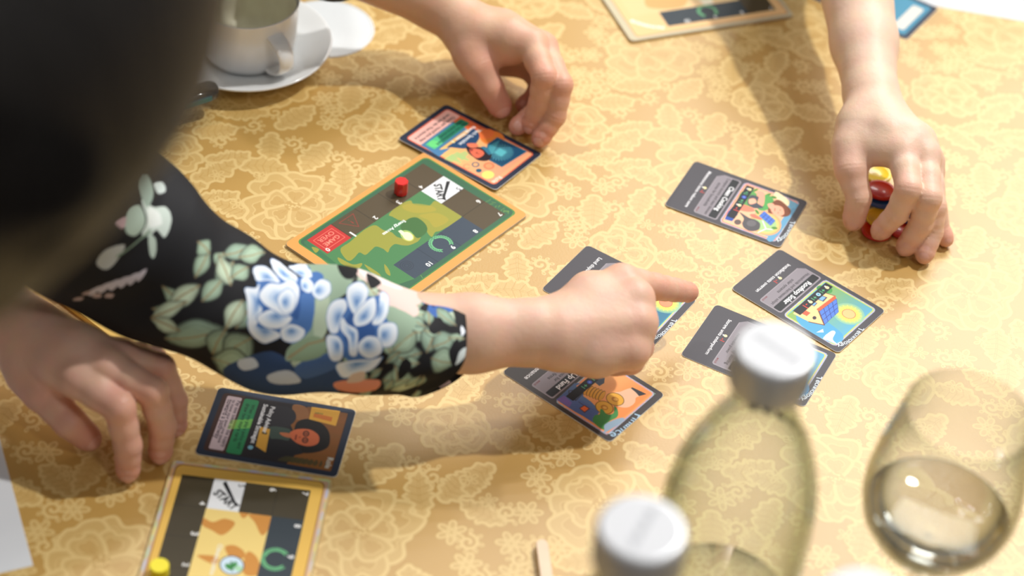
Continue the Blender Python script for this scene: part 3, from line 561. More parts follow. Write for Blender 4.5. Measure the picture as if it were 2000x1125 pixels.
worldmap(cv, [[(700, 600), (790, 640), (900, 605), (1000, 640), (960, 710), (870, 765), (780, 720), (690, 670)], [(1140, 560), (1340, 580), (1320, 690), (1250, 760), (1190, 640)], [(900, 880), (990, 860), (1080, 920), (1070, 980), (950, 980)], [(630, 965), (750, 960), (830, 980), (820, 1040), (740, 1030)], [(1110, 920), (1190, 960), (1220, 1050), (1190, 1140), (1080, 1140), (1060, 1060)], [(1050, 535), (1140, 550), (1080, 600)]], (204, 140, 62), YH)
cv.H = YH; cells(cv, (66, 58, 40), (48, 58, 66))
cv.ell((958, 1050), 118, 92, (60, 70, 80)); cv.ell((958, 1050), 108, 83, (205, 225, 240)); cv.ell((930, 1065), 40, 26, (60, 140, 70), ang=.5); cv.ell((985, 1045), 34, 20, (60, 140, 70), ang=2.2); cv.line([(955, 1020), (960, 1100)], 1.2, (50, 120, 60)); cv.ell((1020, 1080), 40, 28, (160, 210, 160), .8)
cv.text('Ecology', (740, 1120), (840, 850), (225, 220, 205), .02, hs=-1) if False else cv.text('Climate Justice', (838, 850), (745, 1145), (232, 228, 214), .03)
o = at(250+505/4.7875, 890+175/4.7875, BT); th = math.radians(-1.3); ee = np.array([math.cos(th), math.sin(th)]); nn = np.array([math.sin(th), -math.cos(th)])
cc = o[:2]+nn*.060+ee*.0405
flat('player_board', cv, (cc[0], cc[1], -1.3), .0001, BT, 3.5, 'yellow world map game board at the lower left corner of the table', 'game board', 'game boards', .45, M_edge2)
yb = (o, ee, nn)
# -- orange board, top
cv = board((200, 190, 160), (236, 190, 132), 0, 0, 0, '')
cv.rr(-8, -5, 125, 85.5, 3, (200, 140, 90)); cv.rr(-7.2, -4.2, 124.2, 84.7, 3, (238, 196, 140))
cv.poly([(CW, CL), (5*CW, CL), (5*CW, 3*CL), (CW, 3*CL)], (236, 200, 146), raw=True); cv.poly([(60, 25), (90, 30), (100, 50), (70, 55)], (215, 160, 95), .8, sm=True, raw=True)
cells(cv, (76, 64, 42), (50, 60, 68))
cv.text('PATHWAYS', (98, 77), (119, 62), WH, .05, raw=True, bow=.35)
cv.poly([(44, 50), (56, 50), (54, 58), (46, 58)], (245, 236, 210), raw=True)
o7 = at(1180+1765/5.263, 100/5.263, BT); a7 = at(1180+670/5.263, 270/5.263, BT); d7 = (a7-o7)[:2]; th = math.atan2(d7[1], d7[0])   # x axis of the board
ex = np.array([math.cos(th), math.sin(th)]); ey = np.array([-math.sin(th), math.cos(th)]); org = o7[:2]-ey*(4*CL/1000); cc = org+ex*.060+ey*.0405
flat('player_board', cv, (cc[0], cc[1], math.degrees(th)+90), .0001, BT, 3.5, 'pale orange game board at the top edge between the two bare arms', 'game board', 'game boards', .45, M_edge2)
# -- blue card behind the right arm
cv = Cv(0, 0, 58, 88, PPM, (40, 50, 70)); cv.rr(4, 4, 54, 84, 3, (60, 130, 160)); cv.rr(5, 30, 53, 83, 3, (80, 150, 90)); cv.poly([(5, 6), (53, 6), (53, 40), (5, 24)], (70, 140, 170), raw=True); cv.ell((30, 58), 12, 12, (230, 190, 110), raw=True); cv.rr(10, 8, 48, 18, 2, (220, 215, 205))
c0 = at(1771, 78, .5); c1 = at(1575, -8, .5); d = (c1-c0)[:2]; th = math.atan2(d[1], d[0]); ex_ = np.array([math.cos(th), math.sin(th)])
nrm = np.array([-ex_[1], ex_[0]]); nrm = nrm if nrm[1] > 0 else -nrm
cc = c0[:2]+ex_*.044+nrm*.029
flat('role_card', cv, (cc[0], cc[1], math.degrees(th)), .0001, T, 3.2, 'blue and green card with navy border crossed by the right hand arm', 'card', 'role cards')
# ------------------------------------------------------------------ papers
def paper(corner, dirx, diry, w, h, z, label, marks):
    cv = Cv(0, 0, w, h, 2.5, (214, 217, 221)); marks(cv)
    ex = Vector((dirx[0], dirx[1], 0)).normalized(); ang = math.degrees(math.atan2(ex.y, ex.x))+90
    c = Vector((corner[0], corner[1], 0))+ex*w/2000+Vector((-ex.y, ex.x, 0))*h/2000*(1 if diry > 0 else -1)
    # printed side faces up with x to the right of the sheet
    return flat('paper_sheet', cv, (c.x, c.y, ang), z, .15, .4, label, 'paper', None, .8, coat=0)
p0 = at(1755, 0, 0); p1 = at(2000, 42, 0)
def m1(cv):
    cv.text('ACTIVITY SHEET', (60, 8.5), (100, 8.5), (60, 60, 64), .01, raw=True)
    for k in range(12): cv.line([(20, 30+9*k), (180, 30+9*k)], .4, (150, 150, 155), raw=True)
d = (p0-p1)[:2]
paper(p1[:2]-d*.25, d, -1, 210, 148, .0001, 'white printed paper sheet in the upper right corner', m1)
q0 = at(65, 1105, 0); q1 = at(0, 860, 0); d = (q0-q1)[:2]
def m2(cv):
    for k in range(8): cv.line([(20+rng.uniform(0, 3), 20+14*k), (60, 20+14*k), (150, 21+14*k)], .35, (130, 132, 140), .6, raw=True)
    cv.line([(120, 12), (200, 12), (200, 60), (120, 60)], .4, (170, 172, 178), closed=True, raw=True)
ex = np.array([d[0], d[1]])/np.hypot(*d)
paper(q0[:2]-ex*.210, ex, -1, 210, 148, .0001, 'white paper sheet in the lower left corner below the resting hand', m2)
# ------------------------------------------------------------------ pawns, tokens, sticks
def plastic(name, c): return noisy(mat(name, c, .3, Coat_Weight=.4), 200, .04)
def pawn(px, py, base_z, R, h, n, c, label, name):
    p = at(px, py, base_z); bv = .5; prof = [(R-bv, 0), (R, bv), (R, h-bv), (R-bv, h)]
    o = revolve(name, [(r/1000, z/1000) for r, z in prof], n, plastic(name+'_plastic', c), smooth=False); o.location = (p[0], p[1], base_z/1000+.0001)
    return tag(o, label, 'pawn', 'pawns on the boards')
pawn(783, 377, BT, 4.9, 11, 8, (222, 44, 40), 'small red eight sided pawn standing on the green board', 'game_pawn').rotation_euler = (0, 0, .3)
pawn(312, 1121, BT, 5.6, 8, 24, (240, 224, 40), 'small yellow round pawn on the yellow board', 'game_pawn')
def token(px, py, z, c, label, tilt=(0, 0)):
    p = at(px, py, z+1.2); R, t = 11.0, 2.4
    prof = [(R-1.2, 0), (R-.2, .35), (R, 1.2), (R-.2, 2.05), (R-1.2, t), (R-2.4, t-.1), (R-3.2, t-.7), (.1, t-.5)]
    o = revolve('game_token', [(r/1000, zz/1000) for r, zz in prof], 36, c); o.location = (p[0], p[1], z/1000+.0003); o.rotation_euler = (tilt[0], tilt[1], 0)
    return tag(o, label, 'token', 'coloured tokens under the right hand')
TR1, TY1, TB1 = plastic('red_plastic', (214, 40, 26)), plastic('yellow_plastic', (236, 206, 40)), plastic('blue_plastic', (36, 92, 176))
B3 = lambda x, y: (1600+x/3.125, 180+y/3.125)
token(*B3(350, 848), 0, TR1, 'red token nearest the thumb tip, lowest of the pile')
token(*B3(515, 840), 0, TR1, 'red token half under the middle finger')
token(*B3(455, 690), 0, TB1, 'blue token in the middle of the pile under the hand')
token(*B3(375, 770), 2.6, TY1, 'yellow token lying on the red one by the index fingertip')
token(*B3(555, 745), 2.6, TB1, 'blue token between the index and middle fingers')
token(*B3(375, 650), 5.2, TB1, 'blue token directly under the topmost red one')
token(*B3(375, 600), 7.8, TR1, 'topmost red token seen between thumb and index finger')
token(*B3(350, 500), 2.6, TY1, 'yellow token furthest back under the palm')
def stick(A, B, z, w, t, m, label, cat='stick', rnd=True):
    a, b = at(*A, z), at(*B, z); d = (b-a)[:2]; L = np.hypot(*d); e = d/L; n = np.array([-e[1], e[0]]); w = w/1000; t = t/1000
    P = []; 
    for k in range(9): an = math.pi/2+math.pi*k/8; P.append((w/2+w/2*math.cos(an), w/2*math.sin(an)))
    for k in range(9): an = -math.pi/2+math.pi*k/8; P.append((L-w/2+w/2*math.cos(an), w/2*math.sin(an)))
    N = len(P); vs = []
    for s, zz in ((.86, 0), (1, t*.3), (1, t*.7), (.86, t)):
        vs += [(x, y*s, zz) for x, y in P]
    fs = [tuple(range(N-1, -1, -1)), tuple(range(3*N, 4*N))]+[(l*N+i, l*N+(i+1) % N, (l+1)*N+(i+1) % N, (l+1)*N+i) for l in range(3) for i in range(N)]
    o = mobj('wooden_stick', vs, fs, m); o.location = (a[0], a[1], .0002); o.rotation_euler = (0, 0, math.atan2(e[1], e[0]))
    return tag(o, label, cat, 'pale wooden sticks')
M_wood = noisy(mat('pale_wood', (226, 200, 172), .5), 90, .12, .2, .0003)
stick((1057, 1058), (1085, 1260), 3, 7.8, 5, M_wood, 'pale wooden stick entering from the bottom edge beside the front bottle')
stick((252, 676), (60, 530), 4, 7.5, 5, noisy(mat('gold_wood', (206, 170, 88), .35), 90, .1, .2, .0003), 'gold toned wooden stick lying between the resting hand and the floral sleeve')
# ------------------------------------------------------------------ cup, saucer, doily
M_porc = noisy(mat('white_porcelain', (234, 236, 236), .12, Coat_Weight=.5, Coat_Roughness=.05), 30, .015)
M_doily = noisy(mat('white_paper_lace', (216, 220, 222), .85), 400, .03, .3, .0003)
pc = at(480, 93, 8); pk = at(484, 104, 5)
sau = empty('saucer', (pc[0], pc[1], .0012)); tag(sau, 'white porcelain saucer under the coffee cup', 'saucer')
sp = [(.001, .0005), (20, .0), (22, 1.0), (24, 2.2), (40, 5), (55, 9.5), (63.2, 13.4), (64.4, 14.6), (64.0, 15.6), (62.5, 15.4), (54, 12), (41, 7.6), (33, 5.4), (31.5, 4.6), (30, 3.8), (.001, 3.6)]
revolve('dish', [(r/1000, z/1000) for r, z in sp], 96, M_porc, sau, close=True)
M_coffee = noisy(mat('milk_foam_residue', (248, 236, 206), .45), 45, .30, .2, .001, 3)
cup = empty('coffee_cup', (pk[0], pk[1], .0012+.0040)); tag(cup, 'white porcelain coffee cup with dried milk foam, on its saucer', 'cup')
co = [(.001, 1.6), (24, 1.5), (25, .2), (27, 0), (28.5, .8), (32, 3.5), (35, 9), (36.6, 20), (37.6, 36), (38.3, 48.5), (38.5, 49.4), (37.9, 49.9), (37.1, 49.3), (36, 36), (34.8, 20), (33, 10), (29, 5.5), (20, 3.8), (.001, 3.6)]
revolve('cup_body', [(r/1000, z/1000) for r, z in co], 96, M_porc, cup, close=True)
def foam():
    prof = [(.001, 4.0), (19.8, 4.2), (28.6, 6), (32.6, 10.3), (34.5, 20), (35.7, 34), (36.2, 41.5)]; n = 72; vs, fs, col = [], [], []
    for i, (r, z) in enumerate(prof):
        for k in range(n):
            a = 6.2832*k/n; w = 1 if i < len(prof)-1 else 0; zz = z+(0 if i < len(prof)-1 else 3.5*math.sin(3*a)+2*math.sin(7*a+1)); vs.append(((r-.05)/1000*math.cos(a), (r-.05)/1000*math.sin(a), zz/1000))
    for i in range(len(prof)-1):
        for k in range(n): fs.append((i*n+(k+1) % n, i*n+k, (i+1)*n+k, (i+1)*n+(k+1) % n))
    fs.append(tuple(range(n)))
    return mobj('foam_residue', vs, fs, M_coffee, cup, True)
foam()
# ring handle pointing to the viewer's right
ha = math.radians(-48); hv = []; hf = []; NH, NS = 22, 12; hd = np.array([math.cos(ha), math.sin(ha), 0]); hs_ = np.array([-math.sin(ha), math.cos(ha), 0])
for i in range(NH):
    t = -2.05+4.1*i/(NH-1); R = 14.5; c = hd*(36.0+15.5*math.cos(t)*1.1)+np.array([0, 0, 23.5+15.0*math.sin(t)]); rad = hd*math.cos(t)+np.array([0, 0, math.sin(t)])
    wd = 6.0+1.2*abs(math.sin(t)); th_ = 1.9
    for k in range(NS):
        a = 6.2832*k/NS; hv.append((c+hs_*wd*math.cos(a)+rad*th_*math.sin(a))/1000)
for i in range(NH-1):
    for k in range(NS): hf.append((i*NS+k, i*NS+(k+1) % NS, (i+1)*NS+(k+1) % NS, (i+1)*NS+k))
mobj('handle', hv, hf, M_porc, cup, True)
pd = at(636, 56, 0); n = 240; vs = []
for s, z in ((.999, 0), (1, .0004), (.965, .0010), (.955, .0006), (.001, .0006)):
    for k in range(n): a = 6.2832*k/n; r = .0372*s*(1+(.010*abs(math.sin(a*30)) if s > .96 else 0)); vs.append((r*math.cos(a), r*math.sin(a), z))
fs = [(i*n+k, i*n+(k+1) % n, (i+1)*n+(k+1) % n, (i+1)*n+k) for i in range(4) for k in range(n)]+[tuple(range(n-1, -1, -1)), tuple(4*n+k for k in range(n))]
o = mobj('paper_doily', vs, fs, M_doily); o.location = (pd[0], pd[1], .0001); tag(o, 'round white scalloped paper doily poking out from under the saucer', 'doily')
# slim device in front of the saucer
def slab(name, w, l, t, r, m, parent, z0=0, bev=.25):
    P = rounded(w, l, r, 8); N = len(P); vs = []
    for s, z in ((1-2*bev*t/w, 0), (1, bev*t), (1, t*(1-bev)), (1-2*bev*t/w, t)): vs += [(x*s, y*s, z0+z) for x, y in P]
    fs = [tuple(range(N-1, -1, -1)), tuple(range(3*N, 4*N))]+[(q*N+i, q*N+(i+1) % N, (q+1)*N+(i+1) % N, (q+1)*N+i) for q in range(3) for i in range(N)]
    return mobj(name, vs, fs, m, parent, True)
ph = empty('slim_case'); tag(ph, 'slim glossy black case with a teal side, in front of the saucer beside the hair', 'case')
slab('case_body', .017, .120, .013, .0075, mat('black_gloss', (20, 20, 24), .15, Coat_Weight=.5), ph, 0, .3)
slab('teal_side', .0178, .116, .0072, .0077, mat('teal_metal', (60, 140, 165), .2, Metallic=.8), ph, .0026, .2)
pp = at(422, 188, 12); xd = at(332, 208, 12)-pp; X = Vector((xd[0], xd[1], 0)).normalized()
ph.location = Vector(pp)+X*.058; ph.location.z = .0012
ph.rotation_euler = (Matrix.Rotation(math.atan2(X.y, X.x)-math.pi/2, 3, 'Z') @ Matrix.Rotation(math.radians(-5), 3, 'X')).to_euler()
ph.location.z = .0075
# ------------------------------------------------------------------ bodies: one implicit surface per person, meshed by surface nets
def smin(a, b, k):
    h = np.clip(.5+.5*(b-a)/k, 0, 1); return b+(a-b)*h-k*h*(1-h)
def cone(P, a, b, ra, rb):
    ba = b-a; h = np.clip(((P-a)@ba)/max(ba@ba, 1e-12), 0, 1); q = P-a-h[..., None]*ba
    return np.sqrt((q*q).sum(-1))-(ra+(rb-ra)*h)
def sdf_mesh(palm, fingers, vox, kp=.008, kf=.005, lo=None, hi=None, clip=None):
    """palm: list of (a,b,ra,rb) joined smoothly; fingers: list of such lists, each blended into the palm but not into each other"""
    allp = palm+[p for f in fingers for p in f]
    if lo is None:
        lo = np.min([np.minimum(a-ra, b-rb) for a, b, ra, rb in allp], 0)-vox*3; hi = np.max([np.maximum(a+ra, b+rb) for a, b, ra, rb in allp], 0)+vox*3
    n = np.ceil((hi-lo)/vox).astype(int)+1; ax = [lo[i]+vox*np.arange(n[i]) for i in range(3)]
    BIG = .03
    def ev(prims, k):
        F_ = np.full(n, BIG, np.float32)
        for a, b, ra, rb in prims:
            m = k+.004; l = np.minimum(a-ra, b-rb)-m; h = np.maximum(a+ra, b+rb)+m
            s = tuple(slice(max(0, int((l[i]-lo[i])/vox)), max(0, min(n[i], int((h[i]-lo[i])/vox)+2))) for i in range(3))
            if any(q.start >= q.stop for q in s): continue
            P = np.stack(np.meshgrid(*[ax[i][s[i]] for i in range(3)], indexing='ij'), -1)
            F_[s] = smin(F_[s], cone(P, a, b, ra, rb).astype(np.float32), k)
        return F_
    Fp = ev(palm, kp); Ft = Fp.copy()
    for f in fingers:
        Ft = np.minimum(Ft, smin(Fp, ev(f, .0025), kf))
    S = Ft < 0
    c = [S[i:n[0]-1+i, j:n[1]-1+j, k:n[2]-1+k] for i in (0, 1) for j in (0, 1) for k in (0, 1)]
    cnt = sum(x.astype(np.int8) for x in c); act = (cnt > 0) & (cnt < 8); idx = np.argwhere(act)
    off = np.array([(i, j, k) for i in (0, 1) for j in (0, 1) for k in (0, 1)])
    V = np.stack([Ft[tuple((idx+o).T)] for o in off], -1)
    acc = np.zeros((len(idx), 3)); num = np.zeros(len(idx))
    for a in range(8):
        for b in range(a+1, 8):
            if np.abs(off[a]-off[b]).sum() != 1: continue
            m = (V[:, a] < 0) != (V[:, b] < 0); t = V[m, a]/(V[m, a]-V[m, b]); acc[m] += off[a]+t[:, None]*(off[b]-off[a]); num[m] += 1
    verts = lo+vox*(idx+acc/num[:, None])
    im = np.full(act.shape, -1, np.int64); im[tuple(idx.T)] = np.arange(len(idx))
    quads = []
    for d in range(3):
        u, v = (d+1) % 3, (d+2) % 3
        sl0 = [slice(1, n[i]-1) for i in range(3)]; sl0[d] = slice(0, n[d]-1); sl1 = list(sl0); sl1[d] = slice(1, n[d])
        A, B = S[tuple(sl0)], S[tuple(sl1)]; e = np.argwhere(A != B); e[:, u] += 1; e[:, v] += 1
        st = S[tuple(e.T)]
        def g_(du, dv): q = e.copy(); q[:, u] -= du; q[:, v] -= dv; return im[tuple(q.T)]
        Q = np.stack([g_(1, 1), g_(0, 1), g_(0, 0), g_(1, 0)], -1); Q[~st] = Q[~st][:, ::-1]; quads.append(Q)
    return verts, np.vstack(quads)
def skin_mat(name, base, red, dark=(0, 0, 0)):
    m = bpy.data.materials.new(name); m.use_nodes = True; nt = m.node_tree; b = nt.nodes['Principled BSDF']; N = nt.nodes.new; L = nt.links.new
    at_ = N('ShaderNodeAttribute'); at_.attribute_name = 'tone'; tc = N('ShaderNodeTexCoord')
    n1 = N('ShaderNodeTexNoise'); n1.inputs['Scale'].default_value = 90; n1.inputs['Detail'].default_value = 4; L(tc.outputs['Object'], n1.inputs[0])
    mx = N('ShaderNodeMix'); mx.data_type = 'RGBA'; L(at_.outputs['Fac'], mx.inputs[0]); mx.inputs[6].default_value = (*srgb(base), 1); mx.inputs[7].default_value = (*srgb(red), 1)
    m2 = N('ShaderNodeMix'); m2.data_type = 'RGBA'; m2.blend_type = 'MULTIPLY'; m2.inputs[0].default_value = .16; L(mx.outputs[2], m2.inputs[6]); L(n1.outputs[1], m2.inputs[7])
    L(m2.outputs[2], b.inputs['Base Color']); b.inputs['Roughness'].default_value = .48; b.inputs['Specular IOR Level'].default_value = .4
    b.inputs['Subsurface Weight'].default_value = .18; b.inputs['Subsurface Radius'].default_value = (.008, .003, .0015); b.inputs['Subsurface Scale'].default_value = 1.0
    v = N('ShaderNodeTexVoronoi'); v.inputs['Scale'].default_value = 900; L(tc.outputs['Object'], v.inputs[0])
    n2 = N('ShaderNodeTexNoise'); n2.inputs['Scale'].default_value = 260; L(tc.outputs['Object'], n2.inputs[0])
    b1 = N('ShaderNodeBump'); b1.inputs['Strength'].default_value = .18; b1.inputs['Distance'].default_value = .0003; L(v.outputs['Distance'], b1.inputs['Height'])
    b2 = N('ShaderNodeBump'); b2.inputs['Strength'].default_value = .30; b2.inputs['Distance'].default_value = .0007; L(n2.outputs[0], b2.inputs['Height']); L(b1.outputs[0], b2.inputs['Normal']); L(b2.outputs[0], b.inputs['Normal'])
    return m
M_nail = mat('fingernail_skin', (222, 168, 152), .33)
def unit(v): return v/max(np.linalg.norm(v), 1e-9)
class Hand:
    """joints measured on an enlargement: frame = (origin x, origin y, scale)"""
    def __init__(s, fr): s.fr = fr; s.palm = []; s.fing = []; s.red = []; s.nails = []; s.crease = []; s.dents = []
    def p(s, j): return at(s.fr[0]+j[0]/s.fr[2], s.fr[1]+j[1]/s.fr[2], j[2])
    def P(s, *js):
        for a, b in zip(js[:-1], js[1:]): s.palm.append((s.p(a), s.p(b), a[3]/1000, b[3]/1000))
    def finger(s, *js, nail=True, hint=None, mcp=True, nw=1.0):
        pts = [s.p(j) for j in js]; R = [j[3]/1000 for j in js]; pr = []
        for i in range(len(js)-1):
            a, b, ra, rb = pts[i], pts[i+1], R[i], R[i+1]; mid = a*.5+b*.5
            # fleshy phalanx: a little waist just before each joint, fuller at the joint itself
            pr.append((a, mid, ra, (ra+rb)/2*.965)); pr.append((mid, b, (ra+rb)/2*.965, rb*1.0))
        tipd = unit(pts[-1]-pts[-2]); pr.append((pts[-1], pts[-1]+tipd*R[-1]*.35, R[-1]*.97, R[-1]*.78))
        s.fing.append(pr)
        if mcp: s.red.append((pts[0], .012, .35))
        for q, rr in zip(pts[1:-1], R[1:-1]): s.red.append((q, rr*1.5, .5)); 
        s.red.append((pts[-1], R[-1]*2.0, .75))
        # flexion creases across joints
        for i in range(1, len(pts)-1):
            ax = unit(unit(pts[i+1]-pts[i])+unit(pts[i]-pts[i-1])); s.crease.append((pts[i], ax, R[i]))
        if nail:
            a, b = pts[-2], pts[-1]; d = unit(b-a); curl = unit(pts[-1]-pts[-2])-unit(pts[-2]-pts[-3]); view = unit(CAM-b)
            h = (np.array(hint) if hint is not None else view)
            n_ = h-d*(h@d); n_ = unit(n_)-.0*curl; n_ = unit(n_-d*(n_@d)); s.nails.append((b, d, n_, R[-1], nw))
def tone_of(V, reds):
    t = np.zeros(len(V))
    for c, r, w in reds:
        d = np.linalg.norm(V-c, axis=1); t = np.maximum(t, w*np.clip(1.25-d/r*.75, 0, 1)**1.2)
    return np.clip(t, 0, 1)
def wrinkle(V, creases):
    V = V.copy()
    for c, ax, r in creases:
        q = V-c; t = q@ax; rad = q-np.outer(t, ax); L = np.linalg.norm(rad, axis=1); m = (np.abs(t) < .006) & (L < r*1.35)
        amp = -.00022*np.exp(-(t[m]/.0009)**2)-.00010*np.exp(-((np.abs(t[m])-.0028)/.0008)**2)
        V[m] += rad[m]/L[m][:, None]*amp[:, None]
    return V
def add_nails(hand, body):
    for c, d, n_, R, nw in hand.nails:
        b_ = np.cross(d, n_); vs, fs = [], []; NU, NV = 9, 9
        for lay in (0, 1):
            for i in range(NU):
                s = -R*1.05+(R*1.95)*i/(NU-1)
                for j in range(NV):
                    u = (j/(NV-1)*2-1); w = .78*nw*(1-(.0 if i > 1 else .10*(1-i/2))) * math.sqrt(max(0, 1-max(0, (i/(NU-1)-.72)/.28)**2*.75)); a = u*w
                    r = math.sqrt(max(R*R-(max(0, s)*.80)**2, 1e-9))
                    r = r+(.00045 if lay == 0 else -.0012)-.0005*u*u
                    vs.append(c+d*s+(n_*math.cos(a)+b_*math.sin(a))*r)
        K = NU*NV
        for i in range(NU-1):
            for j in range(NV-1):
                q = [i*NV+j, i*NV+j+1, (i+1)*NV+j+1, (i+1)*NV+j]; fs.append(tuple(q[::-1])); fs.append(tuple(K+x for x in q))
        rim = [j for j in range(NV)]+[i*NV+NV-1 for i in range(1, NU)]+[(NU-1)*NV+j for j in range(NV-2, -1, -1)]+[i*NV for i in range(NU-2, 0, -1)]
        for a, b in zip(rim, rim[1:]+rim[:1]): fs.append((a, b, K+b, K+a))
        mobj('fingernail', vs, fs, M_nail, body, True)
def make_body(root, hands, coarse, skin, vox=.0011):
    """fine mesh of hands and forearms plus the coarser trunk in one body mesh"""
    VV, QQ, TT = [], [], []; o = 0
    for h in hands:
        V, Q = sdf_mesh(h.palm, h.fing, vox); t = tone_of(V, h.red); V = wrinkle(V, h.crease); VV.append(V); QQ.append(Q+o); TT.append(t); o += len(V)
    if coarse:
        V, Q = sdf_mesh(coarse, [], .006, kp=.03); VV.append(V); QQ.append(Q+o); TT.append(np.zeros(len(V))); o += len(V)
    T = np.concatenate(TT)
    b = mobj('body', np.vstack(VV), np.vstack(QQ), skin, root, True, col=np.c_[T, T, T])
    for h in hands: add_nails(h, b)
    return b
def A3(*v): return np.array(v, float)
# ---- pointing hand (right arm of the person on the left)
hc = Hand((880, 460, 2.679))
hc.P((-420, 470, 76, 22), (120, 478, 72, 19), (430, 482, 68, 16.5), (570, 455, 66, 15)); hc.P((-420, 570, 70, 22), (120, 545, 66, 19), (430, 530, 62, 16.5), (580, 540, 60, 15.5))
hc.P((560, 440, 66, 15), (720, 330, 70, 13.5), (890, 250, 72, 11.6)); hc.P((580, 470, 68, 14), (960, 330, 74, 11)); hc.P((580, 520, 66, 15), (975, 455, 68, 11)); hc.P((580, 580, 58, 15.5), (760, 610, 54, 14.5), (940, 600, 57, 11))
hc.P((560, 420, 52, 13), (720, 290, 50, 11), (860, 250, 48, 10)); hc.P((960, 330, 70, 10), (975, 455, 64, 10), (940, 600, 54, 10)); hc.P((700, 480, 54, 14), (900, 480, 50, 13))
hc.finger((900, 245, 72, 11.2), (1068, 268, 60, 8.7), (1172, 284, 46, 7.6), (1243, 296, 37, 6.5), hint=(.35, .9, .5), nw=.8)
hc.finger((968, 335, 72, 11), (985, 470, 42, 9.3), (880, 520, 34, 8.5), (800, 500, 40, 7.5), nail=False)
hc.finger((976, 460, 66, 10.8), (985, 585, 40, 9.2), (880, 620, 34, 8.3), (800, 590, 38, 7.3), nail=False)
hc.finger((944, 592, 56, 10.4), (945, 655, 38, 8.4), (860, 670, 34, 7.5), (790, 640, 36, 6.5), nail=False)
# ---- resting hand, lower left (left arm of the same person)
hd_ = Hand((0, 560, 2.8125))
hd_.P((-900, -620, 95, 32), (-210, -40, 68, 22), (95, 200, 56, 18), (205, 300, 54, 17)); hd_.P((130, 240, 48, 18), (160, 330, 46, 17))
hd_.P((200, 310, 52, 17), (320, 410, 54, 14.5), (430, 495, 55, 12)); hd_.P((220, 270, 55, 17), (420, 350, 60, 14), (575, 440, 60, 11.3)); hd_.P((215, 250, 52, 16), (450, 340, 56, 12), (670, 400, 54, 10.5)); hd_.P((195, 240, 46, 15), (450, 330, 46, 11), (655, 385, 44, 10))
hd_.P((130, 360, 44, 16), (170, 470, 38, 13.5), (230, 560, 34, 11.6)); hd_.P((190, 400, 44, 13), (330, 500, 42, 9.5))
hd_.finger((430, 500, 55, 11.8), (655, 665, 50, 9.4), (702, 870, 26, 8.2), (703, 1005, 9, 7)); hd_.finger((585, 445, 59, 11), (838, 578, 52, 9.2), (893, 765, 29, 8.1), (882, 905, 9, 7))
hd_.finger((675, 395, 54, 10.2), (885, 445, 47, 8.5), (962, 625, 27, 7.4), (967, 760, 9, 6.5)); hd_.finger((665, 370, 44, 9.5), (850, 400, 33, 7.5), (915, 540, 17, 6.4), (935, 640, 8, 5.8))
hd_.finger((225, 565, 34, 11.4), (375, 740, 24, 10), (478, 828, 13, 8.3), hint=None) if False else hd_.finger((180, 480, 38, 12.5), (240, 585, 33, 11.4), (385, 745, 23, 9.9), (478, 825, 12, 8.2))
# ---- relaxed hand at the top
ha_ = Hand((740, 0, 3.75))
ha_.P((-900, -760, 150, 30), (-300, -330, 92, 25.5), (405, 0, 58, 20.5), (650, 200, 50, 18.5)); ha_.P((650, 200, 50, 18), (760, 250, 52, 16.5), (960, 280, 56, 14), (1115, 330, 56, 11.5))
ha_.P((700, 210, 44, 18), (900, 230, 50, 15), (1195, 345, 50, 11)); ha_.P((700, 260, 34, 16), (950, 330, 38, 13), (1220, 430, 38, 10.5)); ha_.P((680, 280, 30, 16), (900, 400, 24, 14), (1150, 500, 24, 10.5))
ha_.P((650, 300, 46, 14.5), (690, 400, 42, 13), (730, 490, 38, 11.3)); ha_.P((740, 330, 44, 13), (840, 370, 44, 10), (960, 380, 46, 9))
ha_.finger((1118, 335, 56, 11), (1212, 560, 52, 9), (1178, 760, 30, 8.2), (1120, 905, 13, 7)); ha_.finger((1198, 350, 50, 10.5), (1332, 620, 46, 8.8), (1290, 850, 24, 7.9), (1190, 1005, 9, 6.8))
ha_.finger((1222, 430, 38, 10), (1270, 640, 26, 8.6), (1140, 820, 12, 7.4), (1022, 922, 8, 6.6)); ha_.finger((1150, 500, 24, 9.6), (1180, 640, 16, 8), (1120, 730, 9, 6.8), (1065, 762, 8, 6.0))
ha_.finger((690, 400, 42, 12.6), (725, 490, 38, 11.4), (815, 640, 26, 9.9), (884, 772, 13, 8.8), nw=1.05)
# ---- hand over the tokens
hb = Hand((1600, 180, 3.125))
hb.P((60, -1500, 120, 36), (200, -800, 92, 29), (275, -300, 72, 23.5), (318, 20, 63, 18.5), (330, 130, 60, 18.5))
hb.P((280, 180, 58, 18), (400, 240, 62, 14.5), (500, 345, 62, 11.6)); hb.P((360, 150, 60, 17), (560, 290, 62, 12.5), (640, 380, 59, 10.8)); hb.P((390, 150, 54, 17), (600, 310, 53, 12), (668, 420, 49, 10.2)); hb.P((380, 160, 48, 16), (580, 330, 42, 12), (675, 480, 38, 9.5))
hb.P((230, 230, 56, 15), (205, 340, 50, 13), (200, 460, 44, 11)); hb.P((260, 280, 54, 13), (350, 340, 56, 10), (430, 370, 58, 9.5))
hb.finger((510, 350, 61, 11), (544, 590, 54, 9.0), (474, 740, 32, 8.0), (380, 838, 15, 7.2)); hb.finger((642, 385, 58, 10.4), (668, 645, 49, 9), (618, 810, 27, 8.2), (535, 935, 9, 7.2))
hb.finger((668, 430, 48, 9.8), (702, 700, 36, 8.2), (692, 855, 19, 7.2), (645, 985, 8, 6.5)); hb.finger((676, 485, 38, 9), (715, 715, 24, 7.4), (738, 830, 12, 6.4), (768, 888, 7, 5.8))
hb.finger((196, 350, 50, 11.6), (190, 470, 44, 10.2), (242, 645, 29, 8.8), (212, 772, 14, 7.8), nw=.9)
